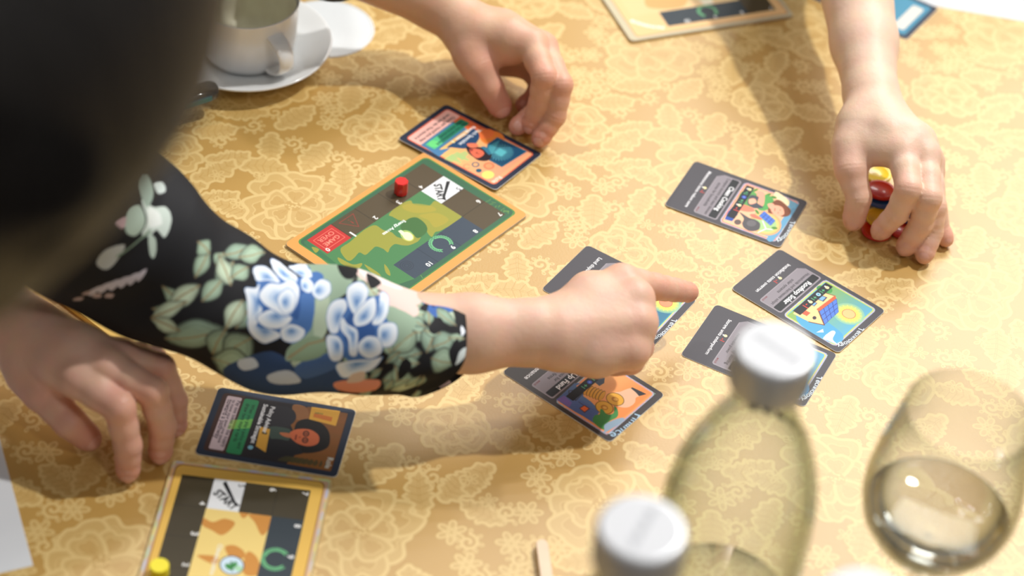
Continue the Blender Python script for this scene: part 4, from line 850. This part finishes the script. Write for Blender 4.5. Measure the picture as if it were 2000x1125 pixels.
# ------------------------------------------------------------------ person on the left: pointing arm in a floral blouse, the other hand resting
S1 = skin_mat('skin_left_person', (226, 184, 160), (222, 142, 122)); S2 = skin_mat('skin_top_person', (222, 178, 150), (222, 140, 120)); S3 = skin_mat('skin_right_person', (236, 202, 178), (232, 160, 138))
def upd(px, py, dep): return CAM+(fw*F+RT*(px-1000)-UP*(py-562.5))/F*dep
HEAD = upd(-222, -5, .600)
sh_r, sh_l = A3(-.46, .80, .30), A3(-.44, .42, .30)          # shoulders
wr_r = hc.p((-420, 520, 73)); el_l = hd_.p((-900, -620, 95))
el_r = at(335, 537, 90); md_r = at(480, 606, 78)
face = unit(A3(.55, .25, -.80)); side = unit(np.cross(face, A3(0, 0, 1))); crown = np.cross(side, face)
cz = [(HEAD-crown*.015, HEAD+crown*.02, .074, .078), (HEAD+face*.03-crown*.03, HEAD+face*.04-crown*.075, .052, .03), (HEAD+face*.088-crown*.012, HEAD+face*.098-crown*.028, .007, .010),
      (HEAD-crown*.07, (sh_r+sh_l)/2+A3(0, 0, .03), .050, .060), ((sh_r+sh_l)/2, A3(-.80, .58, .05), .10, .11), (A3(-.80, .58, .05), A3(-.88, .56, -.24), .12, .14), (sh_r, sh_l, .062, .062),
      (sh_r, el_r, .036, .024), (el_r, md_r, .024, .022), (md_r, wr_r, .021, .018), (sh_l, el_l, .05, .034)]
for sg in (1, -1): cz.append((HEAD+side*.076*sg, HEAD+side*.082*sg-crown*.02, .010, .008))
p1 = empty('person', (-.88, .56, -.38)); 
def adopt(root, *obs):
    bpy.context.view_layer.update()
    for o in obs: o.matrix_parent_inverse = root.matrix_world.inverted()
tag(p1, 'dark haired person on the left in a floral blouse, pointing at a card', 'person')
b1 = make_body(p1, [hc, hd_], cz, S1); adopt(p1, b1)
# sleeve: lofted cloth tube along the arm, printed with flowers
SL = [(916, 700, 66, 90, 190), (862, 690, 66, 99, 0), (760, 668, 68, 115, 0), (660, 652, 70, 121, 0), (560, 634, 73, 127, 0), (470, 606, 78, 132, 0), (375, 560, 88, 143, 0), (290, 508, 100, 158, 0), (215, 450, 118, 172, 0), (140, 390, 142, 178, 0), (40, 310, 180, 185, 0), (-80, 220, 240, 200, 0)]
cen = np.array([at(a, b, z) for a, b, z, w, _ in SL]); spx = np.array([(a, b) for a, b, *_ in SL], float)
def dep(p): return (p-CAM)@fw
rad = np.array([w*dep(c)/F for (a, b, z, w, _), c in zip(SL, cen)])
rad[-1] = .058; rad[-2] = .054; cen[-1] = sh_r+A3(.03, 0, .0); cen[-2] = cen[-3]*.5+cen[-1]*.5
# resample
tt = np.r_[0, np.cumsum(np.linalg.norm(np.diff(cen, axis=0), axis=1))]
def resample(t, Y, ts): return np.stack([np.interp(ts, t, Y[:, k]) for k in range(Y.shape[1])], -1)
NR, NS_ = 120, 96; ts = np.linspace(0, tt[-1], NR); cc_ = resample(tt, cen, ts); rr_ = np.interp(ts, tt, rad)
for _ in range(6): cc_[1:-1] = (cc_[:-2]+2*cc_[1:-1]+cc_[2:])/4; rr_[1:-1] = (rr_[:-2]+2*rr_[1:-1]+rr_[2:])/4
pxs = np.array([[1000+F*((c-CAM)@RT)/dep(c), 562.5-F*((c-CAM)@UP)/dep(c)] for c in cc_])
UVL = tt[-1]
_i = 40; _T = unit(cc_[_i+1]-cc_[_i-1]); _vw = unit(CAM-cc_[_i]); _n = unit(_vw-_T*(_vw@_T)); _s = np.cross(_T, _n); _t = pxs[_i+1]-pxs[_i-1]; _t = _t/np.hypot(*_t)
_q = np.array([_s@RT, -(_s@UP)]); SG = 1 if _q@np.array([-_t[1], _t[0]]) > 0 else -1
CUT = -SG
vs, uv = [], []
for lay in (0, 1):
    for i in range(NR):
        T_ = unit(cc_[min(i+1, NR-1)]-cc_[max(i-1, 0)]); vw = unit(CAM-cc_[i]); n0 = unit(vw-T_*(vw@T_)); s0 = np.cross(T_, n0)
        for k in range(NS_):
            a = 6.2832*(k/NS_-.5); s = ts[i]
            w = .0016*math.sin(s*95+2.2*math.sin(a*2+1)+a)+.0022*math.sin(s*48-a*1.5)*min(1, s/.05)+.0012*math.sin(3*a+s*60)
            if s < .012: w *= s/.012
            el = 1+.0*a; r = rr_[i]+w-(.0016 if lay else 0)
            # cuff cut slightly slanting
            sh = 0.0
            dn = 1.0 if math.cos(a) > 0 else .86
            vs.append(cc_[i]+T_*((.007+(.017 if CUT*math.sin(a) > 0 else 0))*math.sin(a)**2*max(0, 1-s/.06))+(n0*math.cos(a)*(.93 if math.cos(a) > 0 else .78)+s0*math.sin(a))*r); uv.append((s/UVL, a/6.2832+.5))
fs = []; K = NR*NS_
for i in range(NR-1):
    for k in range(NS_):
        q = (i*NS_+k, i*NS_+(k+1) % NS_, (i+1)*NS_+(k+1) % NS_, (i+1)*NS_+k); fs.append(q); fs.append(tuple(K+x for x in q[::-1]))
for k in range(NS_): fs.append((k, K+k, K+(k+1) % NS_, (k+1) % NS_))
# floral print painted in the sleeve's own (length, round) coordinates
FL_H = 1.0
cv = Cv(0, 0, 2.0, 1.0, 820, (20, 20, 24))
def s2uv(P):
    """photograph pixel on the visible half -> sleeve print coordinates"""
    P = np.array(P, float).reshape(-1, 2); out = []
    for p in P:
        d = np.hypot(*(pxs-p).T); i = int(np.argmin(d)); i = min(max(i, 1), NR-2)
        T_ = pxs[i+1]-pxs[i-1]; T_ = T_/np.hypot(*T_); q = p-pxs[i]; al = q@T_; step = np.hypot(*(pxs[i+1]-pxs[i-1]))/2
        s = ts[i]+al/step*(ts[1]-ts[0]); off = q@np.array([-T_[1], T_[0]]); R = rr_[i]*F/dep(cc_[i]); t = np.clip(off/R, -1, 1)
        out.append((2.0*s/UVL, .5+SG*math.asin(t)/6.2832))
    return np.array(out)
# decide the sign of "round" from geometry: vertex at a=+90deg
WHT, BL1, BL2, SAGE, SAG2, TAN, PINK, COR, NAVY = (226, 232, 240), (120, 158, 205), (58, 96, 152), (146, 168, 146), (176, 192, 168), (150, 128, 92), (222, 196, 188), (226, 148, 120), (48, 72, 112)
BKS = (20, 20, 24)
def sp_(P, c, al=1, sm=True):
    q = smoothpts(P, 4) if sm else np.array(P, float); cv.fill(cv.P(s2uv(q)), c, al)
def spetal(P, ramp, sm=True):
    q = smoothpts(P, 4); b = q[0]
    for k, c in enumerate(ramp): f = 1-k*.9/len(ramp); sp_(b+(q-b)*f, c, sm=False)
def peta(c, ang, L, Wd, ramp):
    ca, sa = math.cos(ang), math.sin(ang); P = [(0, 0), (.35, -.32), (.75, -.52), (1.0, -.30), (.92, -.05), (1.02, .2), (.8, .5), (.35, .34)]
    spetal([(c[0]+L*x*ca-Wd*y*sa, c[1]+L*x*sa+Wd*y*ca) for x, y in P], ramp)
RB = [WHT, WHT, (196, 212, 232), (140, 172, 212), (92, 132, 188), (56, 96, 158), (44, 80, 140)]
def peony(c, R, rot=0):
    for k in range(6): peta(c, rot+k*1.05+.25*math.sin(k*3), R*(1.05+.15*math.sin(k*5)), R*1.05, RB)
    for k in range(4): peta((c[0]-R*.08, c[1]-R*.10), rot+.5+k*1.57, R*.66, R*.66, RB)
    for k in range(2): peta((c[0]+R*.05*k, c[1]+R*.1), rot+.2+k*2.4, R*.46, R*.46, RB[:5])
def sleaf(a, b, w, c=SAGE, vein=TAN):
    a, b = np.array(a, float), np.array(b, float); d = b-a; n = np.array([-d[1], d[0]])/np.hypot(*d); 
    P = [a, a+d*.25+n*w*.8, a+d*.55+n*w, a+d*.85+n*w*.45, b, a+d*.85-n*w*.45, a+d*.55-n*w, a+d*.25-n*w*.8]
    sp_(P, tuple(x*.62 for x in c)); sp_([a+d*.5+(p-a-d*.5)*.86 for p in P], c); sp_([a+d*.5+(p-a-d*.5)*np.array(.55) for p in P], tuple(min(255, x*1.12) for x in c)); 
    cv.line(s2uv([a, a+d*.5+n*w*.12, b]), .004, vein, .8, raw=True)
# leaves that fill the forearm
rs = np.random.default_rng(3)
for a, b, w in (((330, 655), (450, 640), 22), ((385, 545), (410, 490), 13), ((360, 600), (320, 560), 11), ((350, 610), (300, 605), 9), ((430, 560), (460, 510), 16), ((470, 640), (500, 590), 22), ((440, 500), (490, 480), 13), ((395, 560), (330, 600), 16), ((410, 500), (385, 480), 14), ((425, 520), (440, 495), 12), ((400, 590), (440, 545), 15), ((455, 560), (430, 500), 14), ((300, 620), (370, 590), 12), ((360, 640), (300, 622), 10),
                ((470, 500), (520, 490), 15), ((490, 520), (455, 545), 16), ((450, 640), (420, 690), 22), ((500, 660), (440, 700), 28), ((420, 700), (500, 715), 24), ((570, 700), (640, 660), 26), ((560, 740), (640, 690), 22), ((480, 590), (450, 640), 18),
                ((590, 520), (660, 540), 24), ((640, 560), (700, 530), 22), ((620, 600), (650, 560), 24), ((610, 640), (650, 600), 22), ((700, 545), (740, 590), 18), ((640, 690), (600, 720), 20), ((780, 620), (850, 610), 22), ((790, 650), (855, 650), 16),
                ((770, 700), (830, 690), 24), ((840, 690), (860, 630), 18), ((850, 680), (900, 660), 18), ((850, 700), (900, 710), 20), ((760, 740), (830, 740), 18), ((790, 770), (860, 755), 14), ((900, 640), (880, 600), 12), ((860, 600), (905, 640), 10), ((740, 760), (700, 780), 14), ((820, 650), (770, 690), 18)):
    sleaf(a, b, w*1.25, [SAGE, SAG2, (134, 156, 138)][rs.integers(3)])
for k in range(46):
    x, y = rs.uniform(580, 905), rs.uniform(530, 775); a = rs.uniform(0, 6.28); sleaf((x, y), (x+34*math.cos(a), y+34*math.sin(a)), rs.uniform(8, 13), [SAGE, (128, 150, 132)][rs.integers(2)])
sp_([(440, 720), (520, 690), (560, 700), (600, 730), (680, 720), (660, 770), (560, 765), (480, 750)], NAVY); sp_([(580, 715), (650, 690), (660, 720), (600, 740)], (70, 100, 150)); sp_([(530, 728), (570, 722), (590, 745), (540, 742)], (190, 200, 215))
sp_([(470, 705), (500, 700), (510, 715), (480, 720)], (200, 210, 222)); sp_([(500, 590), (560, 610), (600, 560), (625, 600), (600, 660), (560, 670)], (70, 112, 172))
for p in (((680, 528), (760, 545), (820, 560), (850, 575), (800, 600), (740, 575), (700, 555)), ((740, 580), (820, 590), (820, 620), (770, 612))): sp_(p, PINK); 
sp_([(700, 535), (770, 548), (790, 565), (720, 560)], (238, 224, 218)); sp_([(715, 548), (745, 562), (725, 575)], BKS); sp_([(665, 525), (690, 530), (697, 548), (680, 556), (662, 545)], BKS)
sp_([(830, 558), (880, 566), (905, 590), (900, 615), (870, 600), (865, 620), (845, 600), (835, 580)], (62, 100, 168)); sp_([(855, 575), (870, 585), (860, 600)], (30, 50, 110))
def fp(P): return [(440+x/3.41, 470+y/3.41) for x, y in P]
def petals(base, plist, cen, inner):
    sp_(fp(base), (72, 112, 172)); sp_([np.array(cen)*0+np.array(p) for p in fp([(cen[0]+(x-cen[0])*.55, cen[1]+(y-cen[1])*.55) for x, y in base])], (50, 88, 150))
    for k, P in enumerate(plist):
        q = smoothpts(fp(P), 5); c = np.array(fp([cen])[0]); g_ = q.mean(0); root_ = g_+(c-g_)*.55*min(1, 14/max(1, np.hypot(*(c-g_))))
        sp_([g_+(p-g_)*1.05 for p in q], (88, 126, 182), sm=False); sp_(q, WHT, sm=False)
        for f, col in ((.74, (214, 224, 238)), (.56, (182, 202, 228)), (.38, (140, 170, 210)), (.2, (100, 138, 190))): sp_([root_+(p-root_)*f for p in q], col, .8, sm=False)
sp_(fp([(540, 120), (740, 170), (850, 330), (720, 420), (640, 600), (600, 720), (430, 810), (430, 730), (560, 620), (600, 400), (640, 260)]), SAGE); sp_(fp([(1090, 470), (1200, 480), (1300, 540), (1240, 640), (1160, 700), (1100, 640)]), SAGE); sp_(fp([(620, 380), (700, 360), (680, 620), (600, 640)]), SAG2)
sp_(fp([(430, 740), (600, 640), (690, 700), (640, 780), (480, 810)]), (134, 156, 128)); cv.line(s2uv(fp([(430, 790), (560, 700), (660, 670)])), .006, TAN, .8, raw=True); sp_(fp([(740, 200), (830, 195), (875, 250), (850, 295), (790, 280)]), BKS)
petals([(480, 240), (600, 200), (660, 250), (610, 330), (605, 480), (570, 610), (500, 560), (400, 600), (230, 600), (180, 500), (240, 380), (230, 280), (330, 240)],
       [[(150, 330), (220, 330), (250, 300), (240, 420), (270, 470), (240, 560), (190, 570), (170, 420)], [(205, 180), (280, 170), (340, 220), (380, 290), (300, 275), (230, 275)], [(320, 110), (380, 120), (440, 180), (490, 230), (480, 290), (400, 265), (340, 195)], [(440, 140), (520, 130), (570, 180), (585, 235), (520, 225), (470, 180)],
        [(520, 250), (560, 240), (595, 290), (575, 345), (525, 325)], [(600, 300), (640, 260), (700, 290), (705, 350), (640, 390), (590, 350)], [(180, 540), (240, 585), (330, 600), (390, 640), (330, 680), (270, 690), (200, 620)], [(390, 600), (460, 560), (540, 600), (520, 660), (460, 690), (400, 670)],
        [(240, 520), (330, 470), (400, 495), (460, 520), (400, 585), (300, 585)], [(250, 370), (310, 300), (390, 300), (460, 260), (505, 330), (490, 430), (430, 505), (350, 475), (280, 430)], [(370, 400), (430, 330), (480, 370), (470, 460), (410, 490)]], (400, 430), 0)
petals([(760, 460), (850, 350), (960, 400), (1070, 400), (1080, 520), (1130, 600), (1080, 700), (1000, 810), (860, 820), (750, 700), (740, 560)],
       [[(700, 440), (740, 400), (800, 400), (820, 450), (780, 520), (760, 610), (710, 610), (685, 520)], [(820, 340), (900, 320), (955, 370), (930, 440), (880, 500), (830, 430)], [(1040, 380), (1095, 400), (1095, 500), (1050, 565), (990, 560), (1030, 480)], [(940, 430), (1000, 410), (1010, 500), (960, 560), (880, 570), (870, 500)],
        [(1050, 570), (1150, 570), (1165, 650), (1120, 705), (1050, 700), (1030, 630)], [(690, 640), (760, 640), (795, 700), (785, 790), (720, 800), (690, 720)], [(755, 830), (860, 800), (1000, 790), (1065, 775), (1010, 850), (900, 900), (800, 930), (760, 890)], [(900, 690), (960, 640), (1040, 660), (1060, 740), (980, 785), (910, 750)],
        [(790, 510), (830, 560), (890, 600), (895, 680), (885, 765), (840, 755), (830, 660), (780, 590)]], (880, 620), 0)
sp_([(655, 752), (700, 745), (755, 742), (750, 762), (700, 770), (660, 765)], COR); sp_([(690, 735), (715, 728), (712, 745), (680, 752)], (214, 190, 170))
sp_([(830, 600), (850, 585), (845, 605)], BKS); sp_([(845, 640), (870, 620), (880, 640), (855, 655)], BKS); sp_([(800, 700), (815, 715), (800, 740), (790, 720)], BKS); sp_([(885, 690), (905, 665), (900, 720)], BKS)
sp_([(915, 640), (922, 650), (912, 660)], WHT); sp_([(905, 690), (920, 680), (915, 700), (900, 715)], (205, 215, 215))
# upper arm: pale green bellflower, sprays
sp_([(225, 350), (260, 370), (300, 385), (312, 415), (300, 450), (280, 430), (262, 440), (236, 425), (240, 395)], (196, 208, 200)); sp_([(240, 365), (280, 390), (290, 420), (255, 415)], (224, 230, 226)); sp_([(262, 435), (280, 450), (284, 490), (270, 480)], (180, 196, 184))
sp_([(225, 315), (255, 310), (262, 340), (240, 365), (226, 345)], (150, 168, 156)); sp_([(190, 370), (220, 360), (235, 400), (215, 420), (185, 405)], (166, 184, 170)); sp_([(150, 440), (190, 435), (180, 480), (160, 490), (135, 470)], (176, 180, 178)); sp_([(268, 325), (296, 330), (300, 350), (275, 345)], (190, 200, 196)); sp_([(160, 390), (185, 380), (180, 400)], (190, 160, 165))
cv.line(s2uv([(180, 460), (225, 445), (262, 430)]), .010, (120, 140, 122), 1, raw=True)
for k in range(6): sp_([(262-20*k+8, 512+5*k), (268-20*k, 530+5*k), (256-20*k, 540+5*k), (246-20*k, 522+5*k)], (196, 190, 200))
for x, y in ((140, 545), (165, 560), (190, 562), (130, 565)): sp_([(x, y), (x+14, y+3), (x+12, y+14), (x-4, y+10)], (180, 160, 158))
# the half of the sleeve turned away carries the same kind of blossoms
for k in range(34):
    s, v = rs.uniform(0, 1.7), (rs.uniform(-.02, .20) if k % 2 else rs.uniform(.80, 1.02)); a = rs.uniform(0, 6.28); c = [SAGE, SAG2, BL1, NAVY, PINK][rs.integers(5)]
    t = np.linspace(0, 6.28, 14, endpoint=False); cv.fill(cv.P(np.c_[s+.05*np.cos(t), v+.022*np.sin(t)+.01*np.sin(2*t+a)], True), c)
M_flor = printmat('floral_cloth', cv.image('floral_print'), .75, .3)
sl = mobj('sleeve', vs, fs, M_flor, p1, True, uv=uv); adopt(p1, sl); sl['label'] = 'black sleeve with blue peonies and sage leaves'
M_blk = noisy(mat('black_cloth', (20, 20, 24), .85), 300, .2, .3, .0005)
def grow(pr, d): return [(a, b, ra+d, rb+d) for a, b, ra, rb in pr]
V, Q = sdf_mesh(grow([cz[4], cz[5], cz[6], (sh_l, sh_l*.35+el_l*.65, .05, .040)], .008), [], .006, kp=.03)
o = mobj('blouse', V, Q, M_blk, p1, True); adopt(p1, o)
# hair: cap of long dark locks falling forward
def hair_mat():
    m = mat('dark_hair', (19, 17, 16), .5); nt = m.node_tree; b = nt.nodes['Principled BSDF']; tc = nt.nodes.new('ShaderNodeTexCoord'); mp = nt.nodes.new('ShaderNodeMapping'); mp.inputs['Scale'].default_value = (260, 260, 14); nt.links.new(tc.outputs['Object'], mp.inputs[0])
    n = nt.nodes.new('ShaderNodeTexNoise'); n.inputs['Scale'].default_value = 1; nt.links.new(mp.outputs[0], n.inputs[0]); bp = nt.nodes.new('ShaderNodeBump'); bp.inputs['Distance'].default_value = .002; nt.links.new(n.outputs[0], bp.inputs['Height']); nt.links.new(bp.outputs[0], b.inputs['Normal'])
    cr = nt.nodes.new('ShaderNodeMix'); cr.data_type = 'RGBA'; nt.links.new(n.outputs[0], cr.inputs[0]); cr.inputs[6].default_value = (*srgb((12, 11, 11)), 1); cr.inputs[7].default_value = (*srgb((34, 29, 26)), 1); nt.links.new(cr.outputs[2], b.inputs['Base Color']); return m
M_hair = hair_mat()
hp = [(HEAD+crown*.02-face*.012, HEAD+crown*.034-face*.004, .080, .078), (HEAD-face*.03, HEAD-face*.03-crown*.06, .075, .06), (HEAD-crown*.004, HEAD+crown*.004, .090, .090)]
hr = []
for (px0, py0, px1, py1, d0, d1, r0, r1) in ((95, -80, 108, 110, .60, .60, .038, .038), (-20, 250, -60, 480, .60, .62, .030, .022), (-200, 250, -200, 600, .60, .64, .06, .02), (-320, 100, -380, 600, .62, .66, .07, .03), (60, 120, 60, 300, .6, .61, .034, .024)):
    hr.append((upd(px0, py0, d0), upd(px1, py1, d1), r0, r1))
V, Q = sdf_mesh(hp+hr, [], .0035, kp=.02)
hair = mobj('hair', V, Q, M_hair, p1, True); adopt(p1, hair)
# loose strands on its surface
hv, hf = [], []
vw_ = unit(CAM-HEAD)
for k in range(1400):
    q = HEAD+unit(rs.normal(0, 1, 3)+vw_*1.3)*.0935; vel = unit(-UP*.9+RT*rs.normal(0, .12)); w = .0004
    for j in range(7):
        r = unit(q-HEAD); vel = unit(vel-r*(vel@r)); sd = unit(np.cross(vel, r)); o_ = len(hv); ww = w*(1-j/8)
        hv += [q+sd*ww, q+r*ww, q-sd*ww]
        if j:
            for e in range(3): hf.append((o_-3+e, o_-3+(e+1) % 3, o_+(e+1) % 3, o_+e))
        q = HEAD+unit(q+vel*.010-HEAD)*.0935
st = mobj('hair_strand', hv, hf, M_hair, hair, True); st['kind'] = 'stuff'; 
bpy.context.view_layer.update()
# ------------------------------------------------------------------ the two people across the table
def far_person(hand, elbow, shoulder, neck, skin, cloth, label, mirror, sleeve_from, hairc, cuff_t=.0):
    root = empty('person', (neck[0], neck[1]+.05, -.30)); tag(root, label, 'person')
    hip = neck+A3(0, .10, -.42); other = 2*neck-shoulder; other[2] = shoulder[2]; oe = other+A3(.03*mirror, .02, -.26)
    hd0 = neck+A3(0, -.05, .14)
    co = [(hd0, hd0+A3(0, -.0, .03), .074, .082), (hd0+A3(0, -.03, -.03), hd0+A3(0, -.045, -.075), .05, .032), (hd0+A3(0, -.088, -.012), hd0+A3(0, -.098, -.028), .007, .010), (hd0-A3(0, 0, .05), neck, .05, .06), (neck-A3(0, 0, .06), hip, .12, .13), (shoulder, other, .06, .06), (shoulder, elbow, .048, .036), (elbow, hand.palm[0][1], hand.palm[0][2], hand.palm[0][3]), (other, oe, .048, .036), (oe, oe+A3(-.09*mirror, -.17, -.14), .034, .024), (oe+A3(-.09*mirror, -.17, -.14), oe+A3(-.11*mirror, -.23, -.18), .030, .020)]
    for sg in (1, -1): co.append((hd0+A3(.077*sg, 0, 0), hd0+A3(.082*sg, 0, -.02), .010, .008))
    b = make_body(root, [hand], co, skin); adopt(root, b)
    cl = [(neck-A3(0, 0, .06), hip, .128, .138), (shoulder, other, .068, .068), (shoulder, elbow, .058, .046), (elbow, sleeve_from, .044, .036), (other, oe, .058, .046), (oe, oe+A3(-.08*mirror, -.15, -.125), .044, .034)]
    V, Q = sdf_mesh(cl, [], .005, kp=.02); o = mobj('top', V, Q, cloth, root, True); adopt(root, o)
    V, Q = sdf_mesh([(hd0+A3(0, .015, .01), hd0+A3(0, .01, .045), .086, .086), (hd0+A3(0, .05, 0), hd0+A3(0, .07, -.14), .07, .04)], [], .005, kp=.02); o = mobj('hair', V, Q, hairc, root, True); adopt(root, o)
eA = ha_.p((-900, -760, 150)); far_person(ha_, eA, A3(-.42, 1.92, .28), A3(-.25, 1.98, .36), S2, M_blk, 'person at the top with a relaxed hand curled beside the orange card', 1, ha_.p((-330, -350, 95)), M_hair)
eB = hb.p((60, -1500, 120)); far_person(hb, eB, A3(.30, 1.98, .28), A3(.47, 2.02, .36), S3, noisy(mat('grey_cloth', (120, 124, 132), .85), 200, .1), 'person on the right with a pale arm reaching down to the coloured tokens', -1, hb.p((110, -1200, 108)), M_hair)
# ------------------------------------------------------------------ glassware
def glass_mat(name, tint, edge, ior=1.5, clear=.97):
    """thin clear glass: light passes through, tinted towards grazing angles, with a Fresnel gloss"""
    m = bpy.data.materials.new(name); m.use_nodes = True; nt = m.node_tree; N = nt.nodes.new; L = nt.links.new; nt.nodes.remove(nt.nodes['Principled BSDF']); out = nt.nodes['Material Output']
    lw = N('ShaderNodeLayerWeight'); lw.inputs[0].default_value = .35; cr = N('ShaderNodeMix'); cr.data_type = 'RGBA'; pw = N('ShaderNodeMath'); pw.operation = 'POWER'; pw.inputs[1].default_value = 1.8; L(lw.outputs['Facing'], pw.inputs[0]); L(pw.outputs[0], cr.inputs[0])
    cr.inputs[6].default_value = (*tint, 1); cr.inputs[7].default_value = (*edge, 1); tr = N('ShaderNodeBsdfTransparent'); L(cr.outputs[2], tr.inputs[0])
    gl = N('ShaderNodeBsdfGlossy'); gl.inputs['Roughness'].default_value = .015; fw_ = N('ShaderNodeLayerWeight'); fw_.inputs[0].default_value = .5; f5 = N('ShaderNodeMath'); f5.operation = 'POWER'; f5.inputs[1].default_value = 4.0; L(fw_.outputs['Facing'], f5.inputs[0]); fr = N('ShaderNodeMath'); fr.operation = 'MULTIPLY_ADD'; fr.inputs[1].default_value = .85; fr.inputs[2].default_value = .04; L(f5.outputs[0], fr.inputs[0]); ms = N('ShaderNodeMixShader'); L(fr.outputs[0], ms.inputs[0]); L(tr.outputs[0], ms.inputs[1]); L(gl.outputs[0], ms.inputs[2]); L(ms.outputs[0], out.inputs[0]); return m
M_glass = glass_mat('clear_bottle_glass', (.988, .995, .985), (.42, .52, .40)); M_wine = glass_mat('clear_wine_glass', (.985, .99, .985), (.48, .54, .46))
M_water = bpy.data.materials.new('water'); M_water.use_nodes = True; _b = M_water.node_tree.nodes['Principled BSDF']; _b.inputs['Transmission Weight'].default_value = 1; _b.inputs['Roughness'].default_value = .02; _b.inputs['IOR'].default_value = 1.333
M_cap = noisy(mat('brushed_aluminium', (206, 208, 212), .42, Metallic=.55), 150, .05); M_capl = mat('grey_cap_print', (120, 124, 132), .6); M_blue = mat('blue_glass_print', (110, 140, 160), .5)
def bottle(loc, label, zt, ang):
    r = empty('water_bottle', (loc[0], loc[1], .0004)); tag(r, label, 'bottle', 'glass water bottles'); k = zt/272
    out = [(.001, 4), (30, 2), (36, .4), (38.5, 2), (39.5, 8), (39.5, 110), (39.3, 150), (38.2, 168), (35.8, 184), (31.4, 200), (25.8, 214), (20.4, 225), (16.6, 234), (15, 241), (15, 249.5), (16.8, 250), (16.8, 254), (14.6, 255), (14.6, 268)]
    inn = [(11.6, 268), (12, 240), (13.8, 233), (17.4, 225), (22.8, 214), (28.4, 200), (32.8, 184), (35.2, 168), (36.5, 150), (36.5, 110), (36.5, 12), (34, 7), (28, 6), (.001, 8)]
    revolve('glass_body', [(a/1000, z*k/1000) for a, z in out+inn], 72, M_glass, r, close=True)
    wt = [(.001, 8.4), (28, 6.6), (33.8, 7.6), (36.2, 12), (36.2, 86), (36.2, 88), (.001, 87.4)]
    revolve('water', [(a/1000, z*k/1000) for a, z in wt], 72, glass_mat('still_water', (.985, .99, .98), (.80, .84, .80), 1.2), r, close=False)
    cp = [(.001, 271.6), (16.6, 271.6), (18.6, 271.0), (19.2, 269), (19.2, 251), (18.8, 249), (15.6, 249), (15.6, 268.6), (.001, 268.6)]
    c = revolve('screw_cap', [(a/1000, z*k/1000) for a, z in cp[::-1]], 72, M_cap, r)
    rv, rf = [], []
    for i in range(60):   # knurling of the cap skirt
        a = i*6.2832/60; c_, s_ = math.cos(a), math.sin(a); b0 = len(rv)
        for z in (252, 266):
            for rr, w in ((19.0, .45), (19.55, .2)):
                for sg in (1, -1): rv.append(((rr*c_-w*sg*s_)/1000, (rr*s_+w*sg*c_)/1000, z*k/1000))
        rf += [(b0+2, b0+3, b0+7, b0+6), (b0, b0+2, b0+6, b0+4), (b0+3, b0+1, b0+5, b0+7)]
    mobj('cap_ridges', rv, rf, M_cap, c)
    cv = Cv(-20, -20, 20, 20, 8, (196, 198, 203)); [cv.line([(-12+2.0*q, -1.3), (-11.6+2.0*q, .4+.9*(q % 3))], .9, (118, 122, 130), raw=True) for q in range(13)]
    t = [(16.2*math.cos(a)/1000, 16.2*math.sin(a)/1000, (271.7*k)/1000) for a in np.linspace(0, 6.2832, 48, endpoint=False)]
    d = mobj('cap_disc', t, [tuple(range(48))], printmat('cap_print', cv.image('cap_print'), .45), c, uv=[(x*1000/40+.5, y*1000/40+.5) for x, y, z in t]); d.rotation_euler = (0, 0, ang)
    # printed line round the shoulder
    vs, fs = [], []
    for i in range(25):
        a = math.radians(92-78*i/24)
        for z in (196, 202): rr = np.interp(z, [184, 200, 214], [35.8, 31.4, 25.8])+.15; vs.append((rr*math.cos(a)/1000, rr*math.sin(a)/1000, z*k/1000))
    for i in range(24):
        if i % 4 != 3: fs.append((2*i, 2*i+2, 2*i+3, 2*i+1))
    mobj('printed_lettering', vs, fs, M_blue, r)
    return r
bottle((.12458, .67941), 'clear glass water bottle with silver cap, the further one in front of the cards', 271.3, math.radians(-38))
bottle((.06473, .55643), 'clear glass water bottle nearest the camera, mostly its silver cap in view', 277.4, math.radians(68))
# stemmed glass with a little water
w0 = at(1893, 808, 195); wg = empty('wine_glass', (w0[0], w0[1], .0004)); tag(wg, 'stemmed wine glass with a little water at the right edge', 'glass')
wo = [(.001, 2.2), (20, 1.8), (33, .6), (34, .4), (34.2, 1.2), (33, 2.0), (18, 3.8), (7, 6.5), (4.2, 12), (3.6, 30), (3.5, 66), (4.5, 80), (9, 86.5), (20, 92), (31, 101), (38.5, 114), (41.6, 128), (41.5, 142), (39, 160), (35.6, 178), (32.6, 194.6), (32.3, 195.2), (31.9, 194.8)]
wi = [(34.6, 178), (38, 160), (40.5, 142), (40.6, 128), (37.4, 114.4), (30, 102.2), (19, 93.6), (8, 89), (.001, 88)]
revolve('glass_bowl', [(a/1000, z/1000) for a, z in wo+wi], 96, M_wine, wg, close=True)
ww = [(.001, 88.3), (8, 89.3), (18.8, 93.9), (29.8, 102.5), (37.1, 114.6), (38.6, 119), (38.8, 119.6), (38.0, 119), (.001, 118.8)]
revolve('water', [(a/1000, z/1000) for a, z in ww], 96, M_water, wg, close=False)
b3 = at(1690, 1176, 272)
bottle((b3[0], b3[1]), 'third glass water bottle, only its silver cap peeking in at the bottom edge', 272, math.radians(10))
